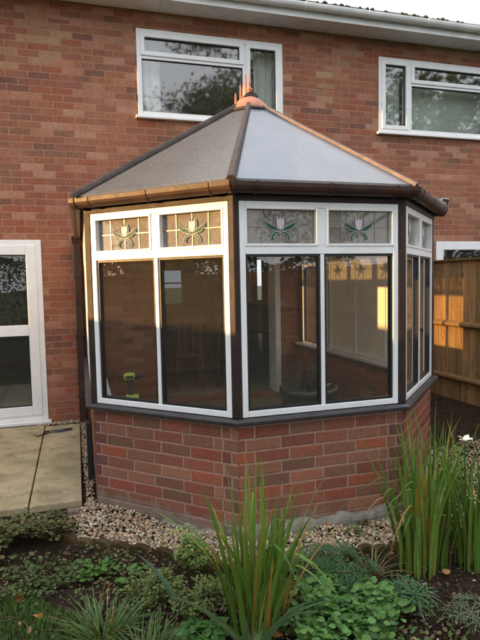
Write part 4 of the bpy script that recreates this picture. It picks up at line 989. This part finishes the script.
m = MB(); m.box(2.90, 4.25, .17, .176, 3.40, 4.09); m.build('roller_blind', M['blind'], None, label='grey green blind drawn down behind the upstairs window at the right', cat='blind')
curtain(2.42, 2.88, .20, 3.38, 4.45, .02, .09, 'mottled curtain behind the narrow pane of the upstairs window at the right', M['blind'])

# ------------------------------------------------------------------ trees and hedge round the garden (reflected in the glass)
def tree(name, label, x, y, h, r, n, cols, seed, trunk=.22, squash=1.0, leaf=.16, base=.28):
    random.seed(seed); root = thing(name, label, 'tree', (x, y, -.15)); m = MB()
    m.tube([(x, y, -.2), (x+.1, y, h*.25), (x-.05, y+.1, h*.5), (x, y, h*.85)], [trunk, trunk*.8, trunk*.5, trunk*.12], 9)
    cl = []
    for i in range(26):
        a = rnd(0, 2*pi); zz = rnd(base, .95); q = r*rnd(.3, 1)*sqrt(max(.05, 1-((zz-.58)/.45)**2)); c = Vector((x+q*cos(a), y+q*sin(a), h*zz)); cl.append((c, r*rnd(.22, .42)))
        s0 = Vector((x, y, h*max(.2, zz-.25))); m.tube([s0, s0.lerp(c, .5)+Vector((0, 0, .2)), c], [trunk*.35, trunk*.2, trunk*.06], 5)
    m.build('trunk', M['bark'], root, smooth=True); m = MB()
    for i in range(n):
        c, q = random.choice(cl); d = Vector((random.gauss(0, 1), random.gauss(0, 1), random.gauss(0, .8))).normalized()*q*rnd(.5, 1.1)
        leaf_face2(m, c+d, leaf*rnd(.6, 1.3), vary(random.choice(cols), .3))
    m.build('crown', M['leaf'], root, fix=False)
def leaf_face2(m, p, L, c):
    a = Vector((rnd(-1, 1), rnd(-1, 1), rnd(-.7, .7))).normalized(); b = a.orthogonal().normalized(); b = (b*rnd(-1, 1)+a.cross(b)*rnd(-1, 1)).normalized()
    m.face([p-a*L*.5, p+b*L*.28, p+a*L*.5, p-b*L*.28], None, c)
TG = [(.075, .11, .035), (.10, .13, .045), (.06, .09, .03), (.12, .125, .05)]
tree('broadleaf_tree', 'big green tree in the neighbouring garden at the right behind the viewer', 5.9, -15.0, 12.5, 4.5, 34000, TG, 1, leaf=.19)
tree('broadleaf_tree', 'rounder tree beyond the end of the garden on the right', 13.5, -13.0, 9.5, 3.6, 14000, TG, 2, leaf=.24)
tree('broadleaf_tree', 'dark tree leaning over the left fence near the house front', -9.5, -6.8, 7.0, 2.4, 9000, TG, 3)
tree('broadleaf_tree', 'tall tree behind the left fence further down the garden', -11, -11.5, 9.0, 3.2, 9000, TG, 4)
tree('broadleaf_tree', 'round dark tree in a garden well beyond the left fence', -18, -6.3, 8.5, 2.4, 9000, TG, 8, leaf=.26, base=.1)
tree('broadleaf_tree', 'taller dark tree next to the round one beyond the left fence', -17.5, -10.2, 9.5, 2.8, 9000, TG, 9, leaf=.26, base=.1)
tree('broadleaf_tree', 'unseen far off tree added to the left against sky glare, nearer the line of the house', -45, -10.5, 13, 4.6, 7000, TG, 14, leaf=.6, base=.08)  # far trees added to keep bright sky out of left pane reflections
tree('broadleaf_tree', 'unseen far off tree added to the left against sky glare, further down the gardens', -46, -17.5, 14, 5.0, 7000, TG, 15, leaf=.6, base=.08)
tree('broadleaf_tree', 'wide low tree at the end of the garden', -1.5, -19.5, 6.5, 3.4, 8000, TG, 5, base=.15)
def hedge(name, label, x0, x1, y0, y1, h, n, seed):
    random.seed(seed); m = MB()
    for i in range(n):
        x, y = rnd(x0, x1), rnd(y0, y1); z = h*(1-random.random()**2.2)*(.9+.12*sin(x*1.7+y*1.3)); leaf_face2(m, Vector((x, y, z)), rnd(.09, .2)*(4 if x0 < -20 else 1), vary(random.choice(TG), .3))
    m.build(name, M['leaf'], fix=False, label=label, cat='hedge')
hedge('hedge', 'long dark hedge across the far end of the garden', -8, 8, -17.8, -17.0, 2.6, 9000, 6)
hedge('hedge', 'shrubby hedge inside the left fence opposite the camera', -5.3, -4.6, -9.5, -4.7, 2.5, 6000, 7)

hedge('hedge', 'unseen low hedgerow added far off to the left to hide the bright horizon', -61, -59, -14, 16, 4.9, 7000, 17)  # added to cover the bright sky strip mirrored in the left panes

random.seed(71); m = MB()
for i in range(520):
    x, y = rnd(-2.2, 1.0), rnd(-4.7, -3.2)
    if y > edge_y(x)-.02 and random.random() < .8: continue
    leaf_face(m, Vector((x, y, gz(x, y)+rnd(.002, .02))), Vector((rnd(-1, 1), rnd(-1, 1), rnd(-.2, .5))), Vector((rnd(-.5, .5), rnd(-.5, .5), 1)), rnd(.012, .032), rnd(.008, .02), vary(random.choice([(.20, .12, .06), (.28, .18, .09), (.14, .08, .045), (.32, .22, .12)])), random.choice(['oval', 'thin', 'round']))
for i in range(160):
    x, y = rnd(-2.0, .8), rnd(-4.6, -3.4); a = rnd(0, 6.28); L = rnd(.03, .09); z = gz(x, y)+.008
    m.tube([(x, y, z), (x+cos(a)*L, y+sin(a)*L, z+rnd(0, .02))], .0013, 4, vary((.22, .15, .08)))
m.build('leaf_litter', M['leaf'], fix=False, label='brown leaf litter and twigs strewn over the soil', cat='leaf litter', kind='stuff')
